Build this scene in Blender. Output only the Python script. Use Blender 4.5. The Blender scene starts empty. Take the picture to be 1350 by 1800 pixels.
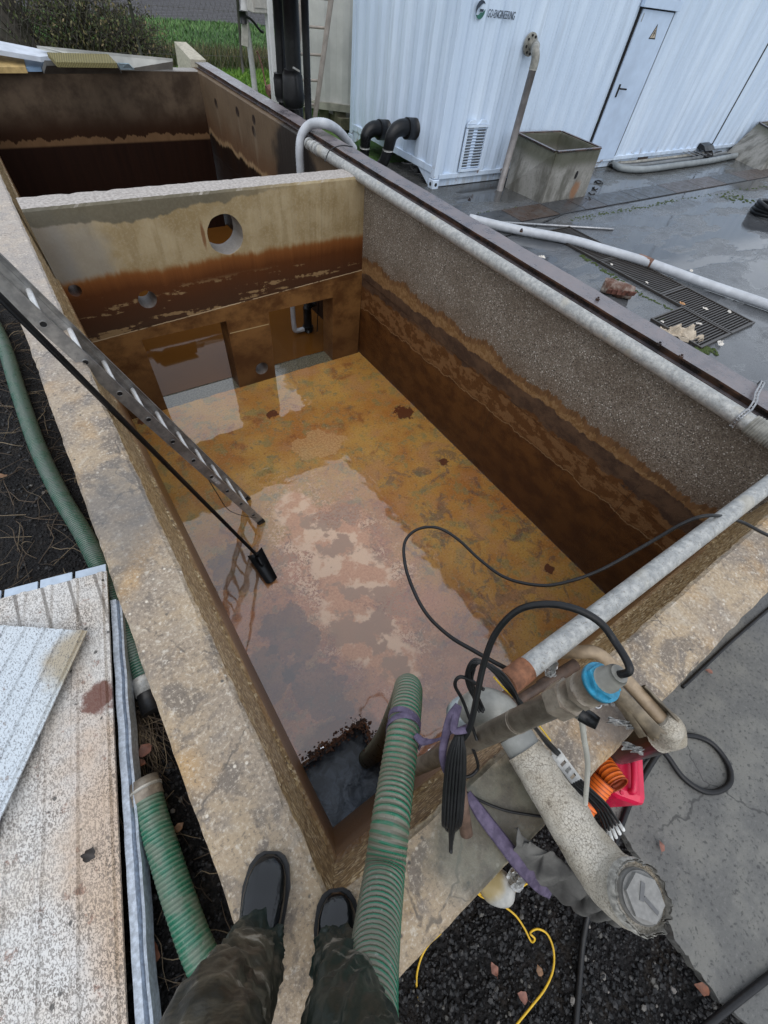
import bpy, bmesh, math, random
from mathutils import Vector as V, Matrix, noise
random.seed(7)
rad=math.radians
scn=bpy.context.scene
scn.cycles.use_denoising=True;scn.cycles.denoiser='OPENIMAGEDENOISE';scn.cycles.denoising_prefilter='ACCURATE';scn.cycles.denoising_input_passes='RGB_ALBEDO_NORMAL'
COL=scn.collection
# ------------------------------------------------------------------ camera geometry (used to measure the photo)
FPX=746.0
RC=((0.82180727,-0.56088673,0.10019426),(-0.40196229,-0.69536976,-0.59572412),(0.4038058,0.4492961,-0.79691523))
CAM=V((0,0,1.55))
def ray(x,y):
    a,b=(x-675)/FPX,(y-900)/FPX
    return V([a*RC[0][i]+b*RC[1][i]+RC[2][i] for i in range(3)])
def Z(x,y,z):
    r=ray(x,y); return CAM+r*((z-CAM.z)/r.z)
def YP(x,y,Y):
    r=ray(x,y); return CAM+r*(Y/r.y)
def XP(x,y,X):
    r=ray(x,y); return CAM+r*(X/r.x)
def D(x,y,d): return CAM+ray(x,y)*d
# ------------------------------------------------------------------ object helpers
ORG={}
def tag(o,label=None,cat=None,group=None,kind=None):
    if label:o['label']=label
    if cat:o['category']=cat
    if group:o['group']=group
    if kind:o['kind']=kind
    return o
def thing(name,label,cat,loc=(0,0,0),group=None):
    o=bpy.data.objects.new(name,None);COL.objects.link(o);o.location=loc;o.empty_display_size=.1
    ORG[o.name]=V(loc);return tag(o,label,cat,group)
class MB:
    def __init__(s): s.v=[];s.f=[];s.uv=[];s.sm=[]
    def face(s,idx,uv=None,smooth=False): s.f.append(tuple(idx));s.uv.append(uv);s.sm.append(smooth)
    def box(s,c,size,rot=None,bev=0):
        c=V(c);hx,hy,hz=[a/2 for a in size]
        R=rot if rot is not None else Matrix.Identity(3)
        b0=len(s.v)
        if bev<=0:
            for x in(-hx,hx):
                for y in(-hy,hy):
                    for z in(-hz,hz): s.v.append(c+R@V((x,y,z)))
            for q in((0,1,3,2),(4,6,7,5),(0,4,5,1),(2,3,7,6),(0,2,6,4),(1,5,7,3)): s.face([b0+i for i in q])
        else:
            bm=bmesh.new();bmesh.ops.create_cube(bm,size=1)
            for v in bm.verts:v.co=V((v.co.x*2*hx,v.co.y*2*hy,v.co.z*2*hz))
            bmesh.ops.bevel(bm,geom=bm.edges[:],offset=bev,segments=2,affect='EDGES',profile=.5)
            bm.verts.ensure_lookup_table();bm.verts.index_update()
            for v in bm.verts:s.v.append(c+R@v.co)
            for f in bm.faces:s.face([b0+v.index for v in f.verts])
            bm.free()
        return s
    def hull(s,bottom,top):
        n=len(bottom);b=len(s.v)
        s.v+= [V(p) for p in bottom]+[V(p) for p in top]
        s.face(range(b+n-1,b-1,-1));s.face(range(b+n,b+2*n))
        for i in range(n):
            j=(i+1)%n;s.face((b+i,b+j,b+n+j,b+n+i))
        return s
    def tube(s,pts,r,seg=12,res=0,caps=True,flat=1.0,up=None,closed=False):
        pts=[V(p) for p in pts]
        rr=list(r) if hasattr(r,'__len__') else [r]*len(pts)
        if res>0 and len(pts)>1: pts,rr=spline(pts,rr,res,closed)
        n=len(pts);T=[]
        for i in range(n):
            a=pts[max(i-1,0)];b=pts[min(i+1,n-1)]
            if closed:a=pts[i-1];b=pts[(i+1)%n]
            t=(b-a)
            T.append(t.normalized() if t.length>1e-9 else V((0,0,1)))
        u=V(up) if up is not None else (V((0,0,1)) if abs(T[0].z)<.9 else V((1,0,0)))
        u=(u-T[0]*u.dot(T[0])).normalized()
        b0=len(s.v);L=0;Ls=[]
        for i in range(n):
            if i:
                L+=(pts[i]-pts[i-1]).length
                u=(u-T[i]*u.dot(T[i]))
                u=u.normalized() if u.length>1e-6 else T[i].orthogonal().normalized()
            w=T[i].cross(u);Ls.append(L)
            for k in range(seg):
                a=2*math.pi*k/seg
                s.v.append(pts[i]+(u*math.cos(a)*flat+w*math.sin(a))*rr[i])
        m=n if closed else n-1
        for i in range(m):
            j=(i+1)%n
            l0=Ls[i];l1=Ls[j] if j>i else Ls[i]+(pts[j]-pts[i]).length
            for k in range(seg):
                q=(k+1)%seg
                s.face((b0+i*seg+k,b0+j*seg+k,b0+j*seg+q,b0+i*seg+q)[::-1],((l0,k/seg),(l1,k/seg),(l1,(k+1)/seg),(l0,(k+1)/seg))[::-1],True)
        if caps and not closed:
            s.face([b0+k for k in range(seg)]);s.face([b0+(n-1)*seg+k for k in range(seg)][::-1])
        return s
    def ring_tube(s,pts,r,wall=.004,seg=20,res=0):
        "open pipe with visible bore at both ends"
        pts=[V(p) for p in pts];
        rr=list(r) if hasattr(r,'__len__') else [r]*len(pts)
        P=pts+pts[::-1];q=rr+[a-wall for a in rr[::-1]]
        # outer then inner as one strip
        b=len(s.v);t=(pts[-1]-pts[0]).normalized();u=t.orthogonal().normalized();w=t.cross(u)
        for p,a in zip(P,q):
            for k in range(seg):
                an=2*math.pi*k/seg;s.v.append(p+(u*math.cos(an)+w*math.sin(an))*a)
        n=len(P)
        for i in range(n):
            j=(i+1)%n
            for k in range(seg):
                h=(k+1)%seg;s.face((b+i*seg+k,b+i*seg+h,b+j*seg+h,b+j*seg+k),None,i not in(len(pts)-1,n-1))
        return s
    def prism(s,c,axis,r,h,sides,twist=0):
        axis=V(axis).normalized();u=axis.orthogonal().normalized();w=axis.cross(u);c=V(c)
        lo=[];hi=[]
        for k in range(sides):
            a=2*math.pi*k/sides+twist;d=(u*math.cos(a)+w*math.sin(a))*r
            lo.append(c+d-axis*h/2);hi.append(c+d+axis*h/2)
        return s.hull(lo,hi)
    def grid(s,fn,nu,nv,smooth=True,uvs=None):
        b=len(s.v)
        for j in range(nv+1):
            for i in range(nu+1): s.v.append(V(fn(i/nu,j/nv)))
        for j in range(nv):
            for i in range(nu):
                a=b+j*(nu+1)+i
                s.face((a,a+1,a+nu+2,a+nu+1),((i/nu,j/nv),((i+1)/nu,j/nv),((i+1)/nu,(j+1)/nv),(i/nu,(j+1)/nv)),smooth)
        return s
    def build(s,name,mat,parent=None,smooth=None,loc=None):
        me=bpy.data.meshes.new(name)
        o=bpy.data.objects.new(name,me)
        org=V((0,0,0))
        if parent is not None: org=ORG[parent.name]
        elif loc is not None: org=V(loc)
        me.from_pydata([tuple(v-org) for v in s.v],[],s.f)
        if any(u for u in s.uv):
            L=me.uv_layers.new(name='UVMap');li=0
            for f,u in zip(s.f,s.uv):
                for k in range(len(f)):
                    if u:L.data[li+k].uv=u[k]
                li+=len(f)
        for p,sm in zip(me.polygons,s.sm): p.use_smooth=sm if smooth is None else smooth
        me.materials.append(mat);me.update()
        COL.objects.link(o)
        if parent is not None:o.parent=parent
        else:o.location=org
        ORG[o.name]=org
        return o
def spline(pts,rr,res,closed=False):
    out=[];ro=[];n=len(pts)
    rng=range(n if closed else n-1)
    for i in rng:
        if closed:p0,p1,p2,p3=pts[i-1],pts[i],pts[(i+1)%n],pts[(i+2)%n];r1,r2=rr[i],rr[(i+1)%n]
        else:
            p1,p2=pts[i],pts[i+1];p0=pts[i-1] if i else p1*2-p2;p3=pts[i+2] if i+2<n else p2*2-p1;r1,r2=rr[i],rr[i+1]
        for k in range(res):
            t=k/res
            out.append(.5*((2*p1)+(p2-p0)*t+(2*p0-5*p1+4*p2-p3)*t*t+(3*p1-p0-3*p2+p3)*t**3));ro.append(r1+(r2-r1)*t)
    if not closed: out.append(pts[-1]);ro.append(rr[-1])
    return out,ro
def resample(pts,step):
    out=[pts[0]];acc=0
    for a,b in zip(pts,pts[1:]):
        d=(b-a).length
        while acc+d>=step:
            t=(step-acc)/d;a=a+(b-a)*t;out.append(a);d=(b-a).length;acc=0
        acc+=d
    return out
def rotm(x=0,y=0,z=0): return (Matrix.Rotation(rad(z),3,'Z')@Matrix.Rotation(rad(y),3,'Y')@Matrix.Rotation(rad(x),3,'X'))
def frame(ax,up=(0,0,1)):
    z=V(ax).normalized();x=V(up).cross(z)
    if x.length<1e-5:x=V((1,0,0)).cross(z)
    x.normalize();y=z.cross(x);return Matrix((x,y,z)).transposed()
def fbm(p,o=4): return noise.fractal(p,1.0,2.0,o)
def cut(o,cutters):
    "apply boolean cutters, then throw the cutters away"
    for c in cutters:
        m=o.modifiers.new('b','BOOLEAN');m.operation='DIFFERENCE';m.object=c;m.solver='EXACT'
    dg=bpy.context.evaluated_depsgraph_get();dg.update()
    me=bpy.data.meshes.new_from_object(o.evaluated_get(dg))
    o.modifiers.clear();old=o.data;o.data=me;bpy.data.meshes.remove(old)
    for c in cutters:bpy.data.objects.remove(c)
def copytree(o,parent=None):
    c=o.copy();COL.objects.link(c)
    if parent is not None:c.parent=parent
    for ch in list(o.children):copytree(ch,c)
    return c
# ------------------------------------------------------------------ material helpers
class M:
    def __init__(s,name):
        s.m=bpy.data.materials.new(name);s.m.use_nodes=True
        s.t=s.m.node_tree;s.t.nodes.clear()
        s.o=s.t.nodes.new('ShaderNodeOutputMaterial');s.b=s.t.nodes.new('ShaderNodeBsdfPrincipled')
        s.t.links.new(s.b.outputs[0],s.o.inputs[0])
        tc=s.t.nodes.new('ShaderNodeTexCoord');s.obj=tc.outputs['Object'];s.uv=tc.outputs['UV']
    def set(s,inp,val):
        if isinstance(val,bpy.types.NodeSocket): s.t.links.new(val,inp)
        elif inp.type=='RGBA' and not hasattr(val,'__len__'): inp.default_value=(val,val,val,1)
        elif inp.type=='RGBA' and len(val)==3: inp.default_value=(*val,1)
        else: inp.default_value=val
    def map(s,vec=None,scale=(1,1,1),rot=(0,0,0),loc=(0,0,0)):
        n=s.t.nodes.new('ShaderNodeMapping');s.set(n.inputs['Vector'],vec or s.obj)
        n.inputs['Scale'].default_value=scale;n.inputs['Rotation'].default_value=[rad(a) for a in rot];n.inputs['Location'].default_value=loc
        return n.outputs[0]
    def noise(s,scale,detail=4,rough=.55,vec=None,dist=0,col=False):
        n=s.t.nodes.new('ShaderNodeTexNoise');s.set(n.inputs['Vector'],vec or s.obj)
        n.inputs['Scale'].default_value=scale;n.inputs['Detail'].default_value=detail;n.inputs['Roughness'].default_value=rough;n.inputs['Distortion'].default_value=dist
        return n.outputs[1 if col else 0]
    def vor(s,scale,feat='F1',vec=None,out=0,rnd=1):
        n=s.t.nodes.new('ShaderNodeTexVoronoi');n.feature=feat;s.set(n.inputs['Vector'],vec or s.obj);n.inputs['Scale'].default_value=scale;n.inputs['Randomness'].default_value=rnd
        return n.outputs[out]
    def wave(s,scale,vec=None,dist=0,dscale=1,dir='X',prof='SIN'):
        n=s.t.nodes.new('ShaderNodeTexWave');s.set(n.inputs['Vector'],vec or s.obj);n.inputs['Scale'].default_value=scale;n.inputs['Distortion'].default_value=dist;n.inputs['Detail Scale'].default_value=dscale;n.bands_direction=dir;n.wave_profile=prof
        return n.outputs[1]
    def ramp(s,fac,stops,interp='LINEAR'):
        n=s.t.nodes.new('ShaderNodeValToRGB');s.set(n.inputs[0],fac);e=n.color_ramp.elements;n.color_ramp.interpolation=interp
        while len(e)<len(stops):e.new(.5)
        for k,(p,c) in enumerate(stops):
            e[k].position=p;e[k].color=(c,c,c,1) if not hasattr(c,'__len__') else (*c[:3],1)
        return n.outputs[0]
    def step(s,fac,a,b): # smooth 0..1
        n=s.t.nodes.new('ShaderNodeMapRange');n.interpolation_type='SMOOTHSTEP';s.set(n.inputs[0],fac);n.inputs[1].default_value=a;n.inputs[2].default_value=b
        return n.outputs[0]
    def warp(s,scale,amt,vec=None):
        n=s.t.nodes.new('ShaderNodeVectorMath');n.operation='MULTIPLY_ADD';s.set(n.inputs[0],s.noise(scale,4,.6,vec,col=True));n.inputs[1].default_value=(amt,)*3;s.set(n.inputs[2],vec or s.obj);return n.outputs[0]
    def mix(s,f,a,b,mode='MIX'):
        n=s.t.nodes.new('ShaderNodeMix');n.data_type='RGBA';n.blend_type=mode
        s.set(n.inputs[0],f);s.set(n.inputs[6],a);s.set(n.inputs[7],b);return n.outputs[2]
    def math(s,op,a,b=0,c=0):
        n=s.t.nodes.new('ShaderNodeMath');n.operation=op
        s.set(n.inputs[0],a);s.set(n.inputs[1],b);s.set(n.inputs[2],c);return n.outputs[0]
    def add(s,a,b): return s.math('ADD',a,b)
    def mul(s,a,b): return s.math('MULTIPLY',a,b)
    def xyz(s,vec=None):
        n=s.t.nodes.new('ShaderNodeSeparateXYZ');s.set(n.inputs[0],vec or s.obj);return n.outputs
    def blob(s,c,r,amt=.5,scale=4,soft=.1,vec=None,det=5):
        "1 inside a noisy ellipsoid round c with radii r"
        mp=s.map(vec,scale=[1/a for a in r],loc=[-b/a for a,b in zip(r,c)])
        n=s.t.nodes.new('ShaderNodeVectorMath');n.operation='LENGTH';s.set(n.inputs[0],mp)
        nz=s.math('MULTIPLY_ADD',s.noise(scale,det,.6),amt*2,-amt)
        return s.step(s.add(n.outputs['Value'],nz),1+soft,1-soft)
    def bump(s,h,st=.5,d=.01,nrm=None):
        n=s.t.nodes.new('ShaderNodeBump');s.set(n.inputs['Height'],h);n.inputs['Strength'].default_value=st;n.inputs['Distance'].default_value=d
        if nrm:s.set(n.inputs['Normal'],nrm)
        return n.outputs[0]
    def out(s,color,rough=.6,nrm=None,**k):
        s.set(s.b.inputs['Base Color'],color);s.set(s.b.inputs['Roughness'],rough)
        if nrm:s.set(s.b.inputs['Normal'],nrm)
        for a,v in k.items(): s.set(s.b.inputs[a.replace('_',' ')],v)
        return s.m
def plain(name,col,rough=.5,var=.25,scale=30,metal=0,bump=.15,**k):
    m=M(name);n=m.noise(scale,5,.6);n2=m.noise(scale*.15,3)
    c=m.mix(m.step(n,.3,.75),tuple(a*(1-var) for a in col),tuple(min(1,a*(1+var)) for a in col))
    c=m.mix(m.mul(m.step(n2,.45,.75),.35),c,tuple(a*.55 for a in col))
    r=m.ramp(n2,[(.3,max(0,rough-.12)),(.7,min(1,rough+.12))])
    return m.out(c,r,m.bump(n,bump,.003),Metallic=metal,**k)
# ================================================================== world, sun, camera
SUN_EL,SUN_ROT=56,215
w=bpy.data.worlds.new('World');scn.world=w;w.use_nodes=True
wt=w.node_tree;bg=wt.nodes['Background']
sky=wt.nodes.new('ShaderNodeTexSky');sky.sky_type='NISHITA';sky.sun_disc=False
sky.sun_elevation=rad(SUN_EL);sky.sun_rotation=rad(SUN_ROT);sky.air_density=1.2;sky.dust_density=3;sky.ozone_density=1.5
hs=wt.nodes.new('ShaderNodeHueSaturation');hs.inputs['Saturation'].default_value=.62
wt.links.new(sky.outputs[0],hs.inputs['Color'])
ov=wt.nodes.new('ShaderNodeMix');ov.data_type='RGBA';ov.inputs[0].default_value=.78;ov.inputs[7].default_value=(5.0,5.45,6.1,1) # even cloud deck
wt.links.new(hs.outputs[0],ov.inputs[6]);wt.links.new(ov.outputs[2],bg.inputs[0]);bg.inputs[1].default_value=.15
sl=bpy.data.lights.new('sun','SUN');sl.energy=.7;sl.angle=rad(60);sl.color=(1,.97,.93)
so=bpy.data.objects.new('sun',sl);COL.objects.link(so)
d=V((math.sin(rad(SUN_ROT))*math.cos(rad(SUN_EL)),math.cos(rad(SUN_ROT))*math.cos(rad(SUN_EL)),math.sin(rad(SUN_EL))))
so.rotation_euler=d.to_track_quat('Z','Y').to_euler()
cd=bpy.data.cameras.new('camera');cam=bpy.data.objects.new('camera',cd);COL.objects.link(cam);scn.camera=cam
cd.sensor_fit='VERTICAL';cd.sensor_height=36;cd.sensor_width=27;cd.lens=FPX*36/1800;cd.clip_start=.05;cd.clip_end=2000
X_,Y_,Z_=[V(r) for r in RC]
cam.matrix_world=Matrix(((X_.x,-Y_.x,-Z_.x,CAM.x),(X_.y,-Y_.y,-Z_.y,CAM.y),(X_.z,-Y_.z,-Z_.z,CAM.z),(0,0,0,1)))
vs=scn.view_settings;vs.view_transform='Standard';vs.look='None';vs.exposure=0.48;vs.gamma=1
# ================================================================== basin materials
def mat_rim(part=False):
    m=M('weathered_concrete');n1=m.noise(2.2,5,.6);n2=m.noise(9,6,.65);n3=m.noise(75,5,.75);n4=m.noise(4,4,.5,m.map(loc=(3,8,1)))
    c=m.mix(m.step(n1,.38,.6),(.265,.21,.155),(.375,.28,.175))
    nb=m.noise(5.5,6,.65,m.map(loc=(6,2,9)),dist=.5);c=m.mix(m.mul(m.step(nb,.50,.60),.8),c,(.135,.11,.088));c=m.mix(m.mul(m.step(nb,.44,.34),.5),c,(.42,.36,.28))
    c=m.mix(m.mul(m.step(n4,.52,.72),.75),c,(.42,.255,.10))
    c=m.mix(m.mul(m.step(n2,.5,.68),.6),c,(.17,.145,.125))
    y=m.xyz()[1]
    c=m.mix(m.mul(m.step(m.add(y,m.mul(n1,1.6)),2.4,4.2),.6),c,(.37,.335,.31))  # far rim whitened, standing in for grazing sky reflection
    c=m.mix(m.mul(m.step(n3,.52,.64),.7),c,(.54,.46,.36))
    c=m.mix(m.mul(m.step(n3,.46,.36),.6),c,(.085,.07,.057))
    n7=m.noise(24,5,.7,m.map(loc=(1,5,2)));c=m.mix(m.mul(m.step(n7,.58,.68),.6),c,(.62,.56,.47));c=m.mix(m.mul(m.step(n7,.40,.32),.55),c,(.11,.085,.065))
    v=m.vor(26);c=m.mix(m.mul(m.step(v,.17,.08),m.step(n2,.42,.6)),c,(.62,.55,.45))
    v2=m.vor(15,vec=m.map(loc=(5,5,5)));c=m.mix(m.mul(m.step(m.add(v2,m.mul(n3,.12)),.17,.09),.9),c,(.05,.048,.045))
    ck=m.step(m.vor(1.05,'DISTANCE_TO_EDGE',m.warp(4,.25)),.006,.0015);c=m.mix(m.mul(ck,m.mul(m.step(n2,.42,.55),.7)),c,(.06,.05,.042))
    # dark mossy wet patch under the lagged pipe, and pale lime edge
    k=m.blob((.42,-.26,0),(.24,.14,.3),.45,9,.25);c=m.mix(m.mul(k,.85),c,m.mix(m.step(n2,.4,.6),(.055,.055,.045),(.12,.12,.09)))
    k=m.blob((1.02,-.29,0),(.16,.1,.3),.4,8,.3);c=m.mix(m.mul(k,.7),c,(.13,.11,.10))
    k=m.blob((-.19,1.45,0),(.13,.3,.4),.5,6,.4);c=m.mix(m.mul(k,.6),c,(.12,.115,.11))
    h=m.add(m.add(m.mul(n3,.6),m.mul(n2,.8)),m.mul(m.noise(220,3),.3))
    return m,c,h,n2
def mat_wall_long():
    "rim concrete on top, rough band, smooth rust-brown render below (left and near walls)"
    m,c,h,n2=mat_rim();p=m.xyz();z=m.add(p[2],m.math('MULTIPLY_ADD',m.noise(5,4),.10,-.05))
    v=m.vor(75,out=1);sp=m.ramp(m.xyz(v)[0],[(0,(.12,.075,.04)),(.5,(.29,.19,.085)),(.8,(.46,.33,.17)),(1,(.7,.58,.38))])
    n=m.noise(3,5,.6,m.map(scale=(1,1,6)))
    br=m.mix(m.step(n,.3,.7),(.15,.08,.036),(.30,.18,.085))
    low=m.mix(m.step(z,-1.3,-.5),m.mix(n,(.11,.05,.018),(.20,.10,.035)),br)
    c2=m.mix(m.step(z,-.56,-.52),low,sp)
    c=m.mix(m.step(p[2],-.03,-.008),c2,c)
    wet=m.step(p[2],-.03,-.01)
    return m.out(c,m.add(m.mul(wet,.10),.40),m.bump(m.add(h,m.mul(m.mul(m.vor(75),m.math('SUBTRACT',1,wet)),1.6)),.32,.007))
def mat_wall_right():
    m=M('tide_marked_concrete');p=m.xyz();y,z=p[1],p[2]
    j=m.noise(1,4,.65,m.map(scale=(1,2.2,0)));j2=m.noise(1,3,.6,m.map(scale=(1,26,1.5)));j3=m.noise(1,3,.6,m.map(scale=(1,70,4)))
    jag=m.add(m.add(m.math('MULTIPLY_ADD',j,.34,-.17),m.math('MULTIPLY_ADD',j2,.13,-.065)),m.math('MULTIPLY_ADD',j3,.07,-.035))
    far=m.step(y,5.0,5.15)
    z0=m.add(z,m.mul(far,.02))
    zt=m.add(m.add(z0,jag),m.mul(m.math('MULTIPLY_ADD',m.add(y,-2.4),.028,.03),m.math('SUBTRACT',1,far)));zb=m.add(z0,m.mul(m.math('MULTIPLY_ADD',m.noise(1,4,.6,m.map(scale=(1,5,3))),.16,-.08),1))
    zb=m.add(zb,m.mul(m.add(y,-2.4),m.math('MULTIPLY_ADD',far,-.045,.045)))
    v=m.vor(130,out=1);vx=m.xyz(v)[0]
    agg=m.ramp(vx,[(0,(.03,.026,.022)),(.13,(.125,.105,.084)),(.6,(.205,.172,.138)),(.88,(.27,.24,.20)),(.97,(.40,.37,.32)),(1,(.75,.72,.66))])
    agg=m.mix(m.step(m.noise(2.5,4),.35,.7),agg,m.mix(.45,agg,(.10,.075,.052)))
    # far bay: smooth brown-grey concrete
    nf=m.noise(3,5,.6);sm=m.mix(nf,(.075,.05,.031),(.19,.135,.085))
    agg=m.mix(far,agg,sm)
    # below the tide line: jagged orange fringe, ochre band, dark band, flaked brown, deep rust
    fl=m.step(m.noise(7,6,.65,m.map(scale=(1,1,1.6))),.47,.54)
    low=m.mix(m.step(m.noise(4,5,.6,m.map(scale=(1,1,1.6))),.35,.65),(.055,.020,.006),(.115,.047,.013))
    low=m.mix(m.step(zb,-2.1,-1.2),m.mix(.5,low,(.05,.018,.005)),low)  # rust deepens towards the floor, pit shadow worked into it
    mid=m.mix(fl,(.10,.042,.014),(.175,.09,.038))
    s=m.ramp(m.math('MULTIPLY_ADD',zb,1/2.2,1),[(0,0),(1,1)])
    c=m.mix(m.step(zb,-1.40,-1.34),low,mid)
    c=m.mix(m.mul(m.math('LESS_THAN',m.math('ABSOLUTE',m.add(zb,1.38)),.006),.5),c,(.3,.2,.11))
    dark=m.mix(m.step(m.noise(6,6,.65,m.map(scale=(1,1,1.5))),.35,.65),(.052,.031,.022),(.105,.062,.038))
    c=m.mix(m.step(m.add(zb,m.mul(m.add(fl,-.5),.03)),-1.10,-1.08),c,dark)
    och=m.mix(m.step(m.noise(30,5,.7),.38,.62),(.17,.088,.034),(.27,.165,.078))
    c=m.mix(m.step(zb,-.915,-.90),c,och)
    fr=m.mix(m.step(j2,.4,.6),(.12,.062,.028),(.18,.095,.042))
    c=m.mix(m.step(zt,-.80,-.785),c,fr)
    agg=m.mix(m.mul(m.step(zt,-.5,-.74),.28),agg,(.13,.075,.04));c=m.mix(m.step(zt,-.735,-.722),c,agg)
    cf=m.mix(m.step(zt,-.80,-.76),m.mix(m.step(j2,.4,.7),(.010,.005,.003),(.028,.012,.006)),m.mix(m.step(j3,.4,.6),(.22,.13,.06),(.34,.24,.14)))
    cf=m.mix(m.step(zt,-.735,-.69),cf,m.mix(m.step(zt,-.3,-.7),sm,m.mix(.5,sm,(.12,.05,.02))))
    c=m.mix(far,c,cf)
    for yy,z0_,z1_ in ((3.3,-1.38,-.2),(1.15,-2.1,-1.36),(2.2,-2.0,-1.38),(.55,-1.9,-.9)):
        ln=m.mul(m.math('LESS_THAN',m.math('ABSOLUTE',m.add(m.add(y,m.math('MULTIPLY_ADD',m.noise(8,3),.02,-.01)),-yy)),.0035),m.mul(m.math('GREATER_THAN',z,z0_),m.math('LESS_THAN',z,z1_)));c=m.mix(m.mul(ln,.55),c,(.035,.022,.014))
    # black soaked patch behind the grey hose, run-down holes
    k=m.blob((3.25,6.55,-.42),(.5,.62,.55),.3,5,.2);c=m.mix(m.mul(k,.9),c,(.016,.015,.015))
    for (hy,hz) in ((9.3,-.27),(8.4,-.2),(7.85,-.3),(7.8,-.16)):
        k=m.blob((3.25,hy,hz),(.5,.06,.06),.5,9,.2);c=m.mix(k,c,(.02,.012,.01));k=m.blob((3.25,hy,hz-.2),(.5,.035,.2),.4,9,.4);c=m.mix(m.mul(k,.22),c,(.26,.21,.15))
    h=m.add(m.mul(m.vor(105),.7),m.noise(60,4))
    m.b.inputs['Specular IOR Level'].default_value=.22;return m.out(c,.5,m.bump(h,.45,.008))
def mat_partition():
    m=M('stained_partition_concrete');p=m.xyz();x,z=p[0],p[2]
    jx=m.noise(1,4,.6,m.map(scale=(3,1,0)));jf=m.noise(1,3,.6,m.map(scale=(22,1,2)));jh=m.noise(1,5,.65,m.map(scale=(1.2,1,9)))
    zj=m.add(z,m.add(m.math('MULTIPLY_ADD',jx,.16,-.08),m.math('MULTIPLY_ADD',jf,.06,-.03)))
    n=m.noise(4,5,.6);n6=m.noise(40,4,.6)
    nv=m.noise(1,4,.6,m.map(scale=(9,1,1)));top=m.mix(m.step(n,.3,.7),(.25,.185,.092),(.36,.29,.175));top=m.mix(m.mul(m.step(nv,.52,.68),.45),top,(.21,.15,.07));top=m.mix(m.mul(m.step(n6,.5,.62),.25),top,(.42,.36,.25))
    top=m.mix(m.mul(m.step(n6,.6,.75),.4),top,(.12,.10,.07))
    top=m.mix(m.mul(m.step(x,.22,.1),.7),top,(.20,.19,.175))
    top=m.mix(m.mul(m.blob((.25,4.82,-.45),(.22,.5,.4),.5,6,.4),.6),top,(.25,.245,.225))
    wet=m.step(m.add(z,m.add(m.math('MULTIPLY_ADD',m.noise(1,4,.6,m.map(scale=(3.5,1,0))),.2,-.1),m.mul(m.math('ABSOLUTE',m.add(x,-.55)),-.075))),-.175,-.155)
    wet=m.mul(wet,m.step(x,2.6,1.4))
    top=m.mix(m.mul(wet,.85),top,m.mix(n6,(.075,.07,.05),(.13,.12,.09)))
    rust=m.ramp(m.math('MULTIPLY_ADD',zj,-1.6,-.88),[(0,(.25,.13,.045)),(.12,(.17,.06,.016)),(.3,(.085,.028,.008)),(.6,(.06,.024,.011)),(1,(.045,.025,.015))])
    c=m.mix(m.step(zj,-.61,-.54),rust,top)
    fl=m.mul(m.step(m.add(jh,m.mul(m.noise(13,5,.65),.35)),.72,.76),m.step(z,-.74,-.84))
    c=m.mix(m.mul(fl,.85),c,(.27,.18,.09))
    low=m.mix(m.step(m.noise(3,5,.65,m.map(scale=(1,1,1.3))),.35,.65),(.085,.036,.012),(.20,.10,.034))
    low=m.mix(m.step(z,-1.95,-1.35),m.mix(.6,low,(.06,.026,.01)),low)
    zl=m.add(z,m.mul(m.add(x,-1.6),-.052))
    c=m.mix(m.step(zl,-1.08,-1.10),c,low)
    ln=m.math('LESS_THAN',m.math('ABSOLUTE',m.add(zl,m.math('MULTIPLY_ADD',jf,.012,1.079))),.005)
    c=m.mix(m.mul(ln,m.step(n,.42,.5)),c,(.42,.32,.2))
    ln2=m.mul(m.math('LESS_THAN',m.math('ABSOLUTE',m.add(z,1.42)),.006),m.mul(m.math('GREATER_THAN',x,1.4),m.math('LESS_THAN',x,1.9)))
    c=m.mix(ln2,c,(.4,.3,.16))
    # worn pale top
    tp=m.step(m.xyz(m.t.nodes.new('ShaderNodeNewGeometry').outputs['Normal'])[2],.5,.8)
    c=m.mix(m.mul(tp,m.step(z,-.06,-.04)),c,m.mix(m.step(n6,.35,.65),(.27,.24,.215),(.45,.41,.375)))
    # lime wash inside the round openings
    for (cx,cz,r) in ((1.56,-.38,.205),(.64,-.86,.10),(.06,-.66,.062),(1.73,-2.01,.10)):
        mp=m.map(scale=(1,0,1),loc=(-cx,0,-cz));q=m.t.nodes.new('ShaderNodeVectorMath');q.operation='LENGTH';m.set(q.inputs[0],mp)
        inside=m.mul(m.step(q.outputs['Value'],r-.006,r-.013),m.step(p[1],4.826,4.835))
        c=m.mix(m.mul(inside,.85),c,m.mix(n6,(.14,.128,.12),(.28,.26,.245)))
    st=m.blob((1.335,4.82,-.36),(.018,.3,.11),.3,30,.4);c=m.mix(m.mul(st,.8),c,(.14,.05,.015))
    h=m.add(m.mul(n6,.8),m.noise(160,3))
    m.b.inputs['Specular IOR Level'].default_value=.22;return m.out(c,.5,m.bump(h,.35,.006))
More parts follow.
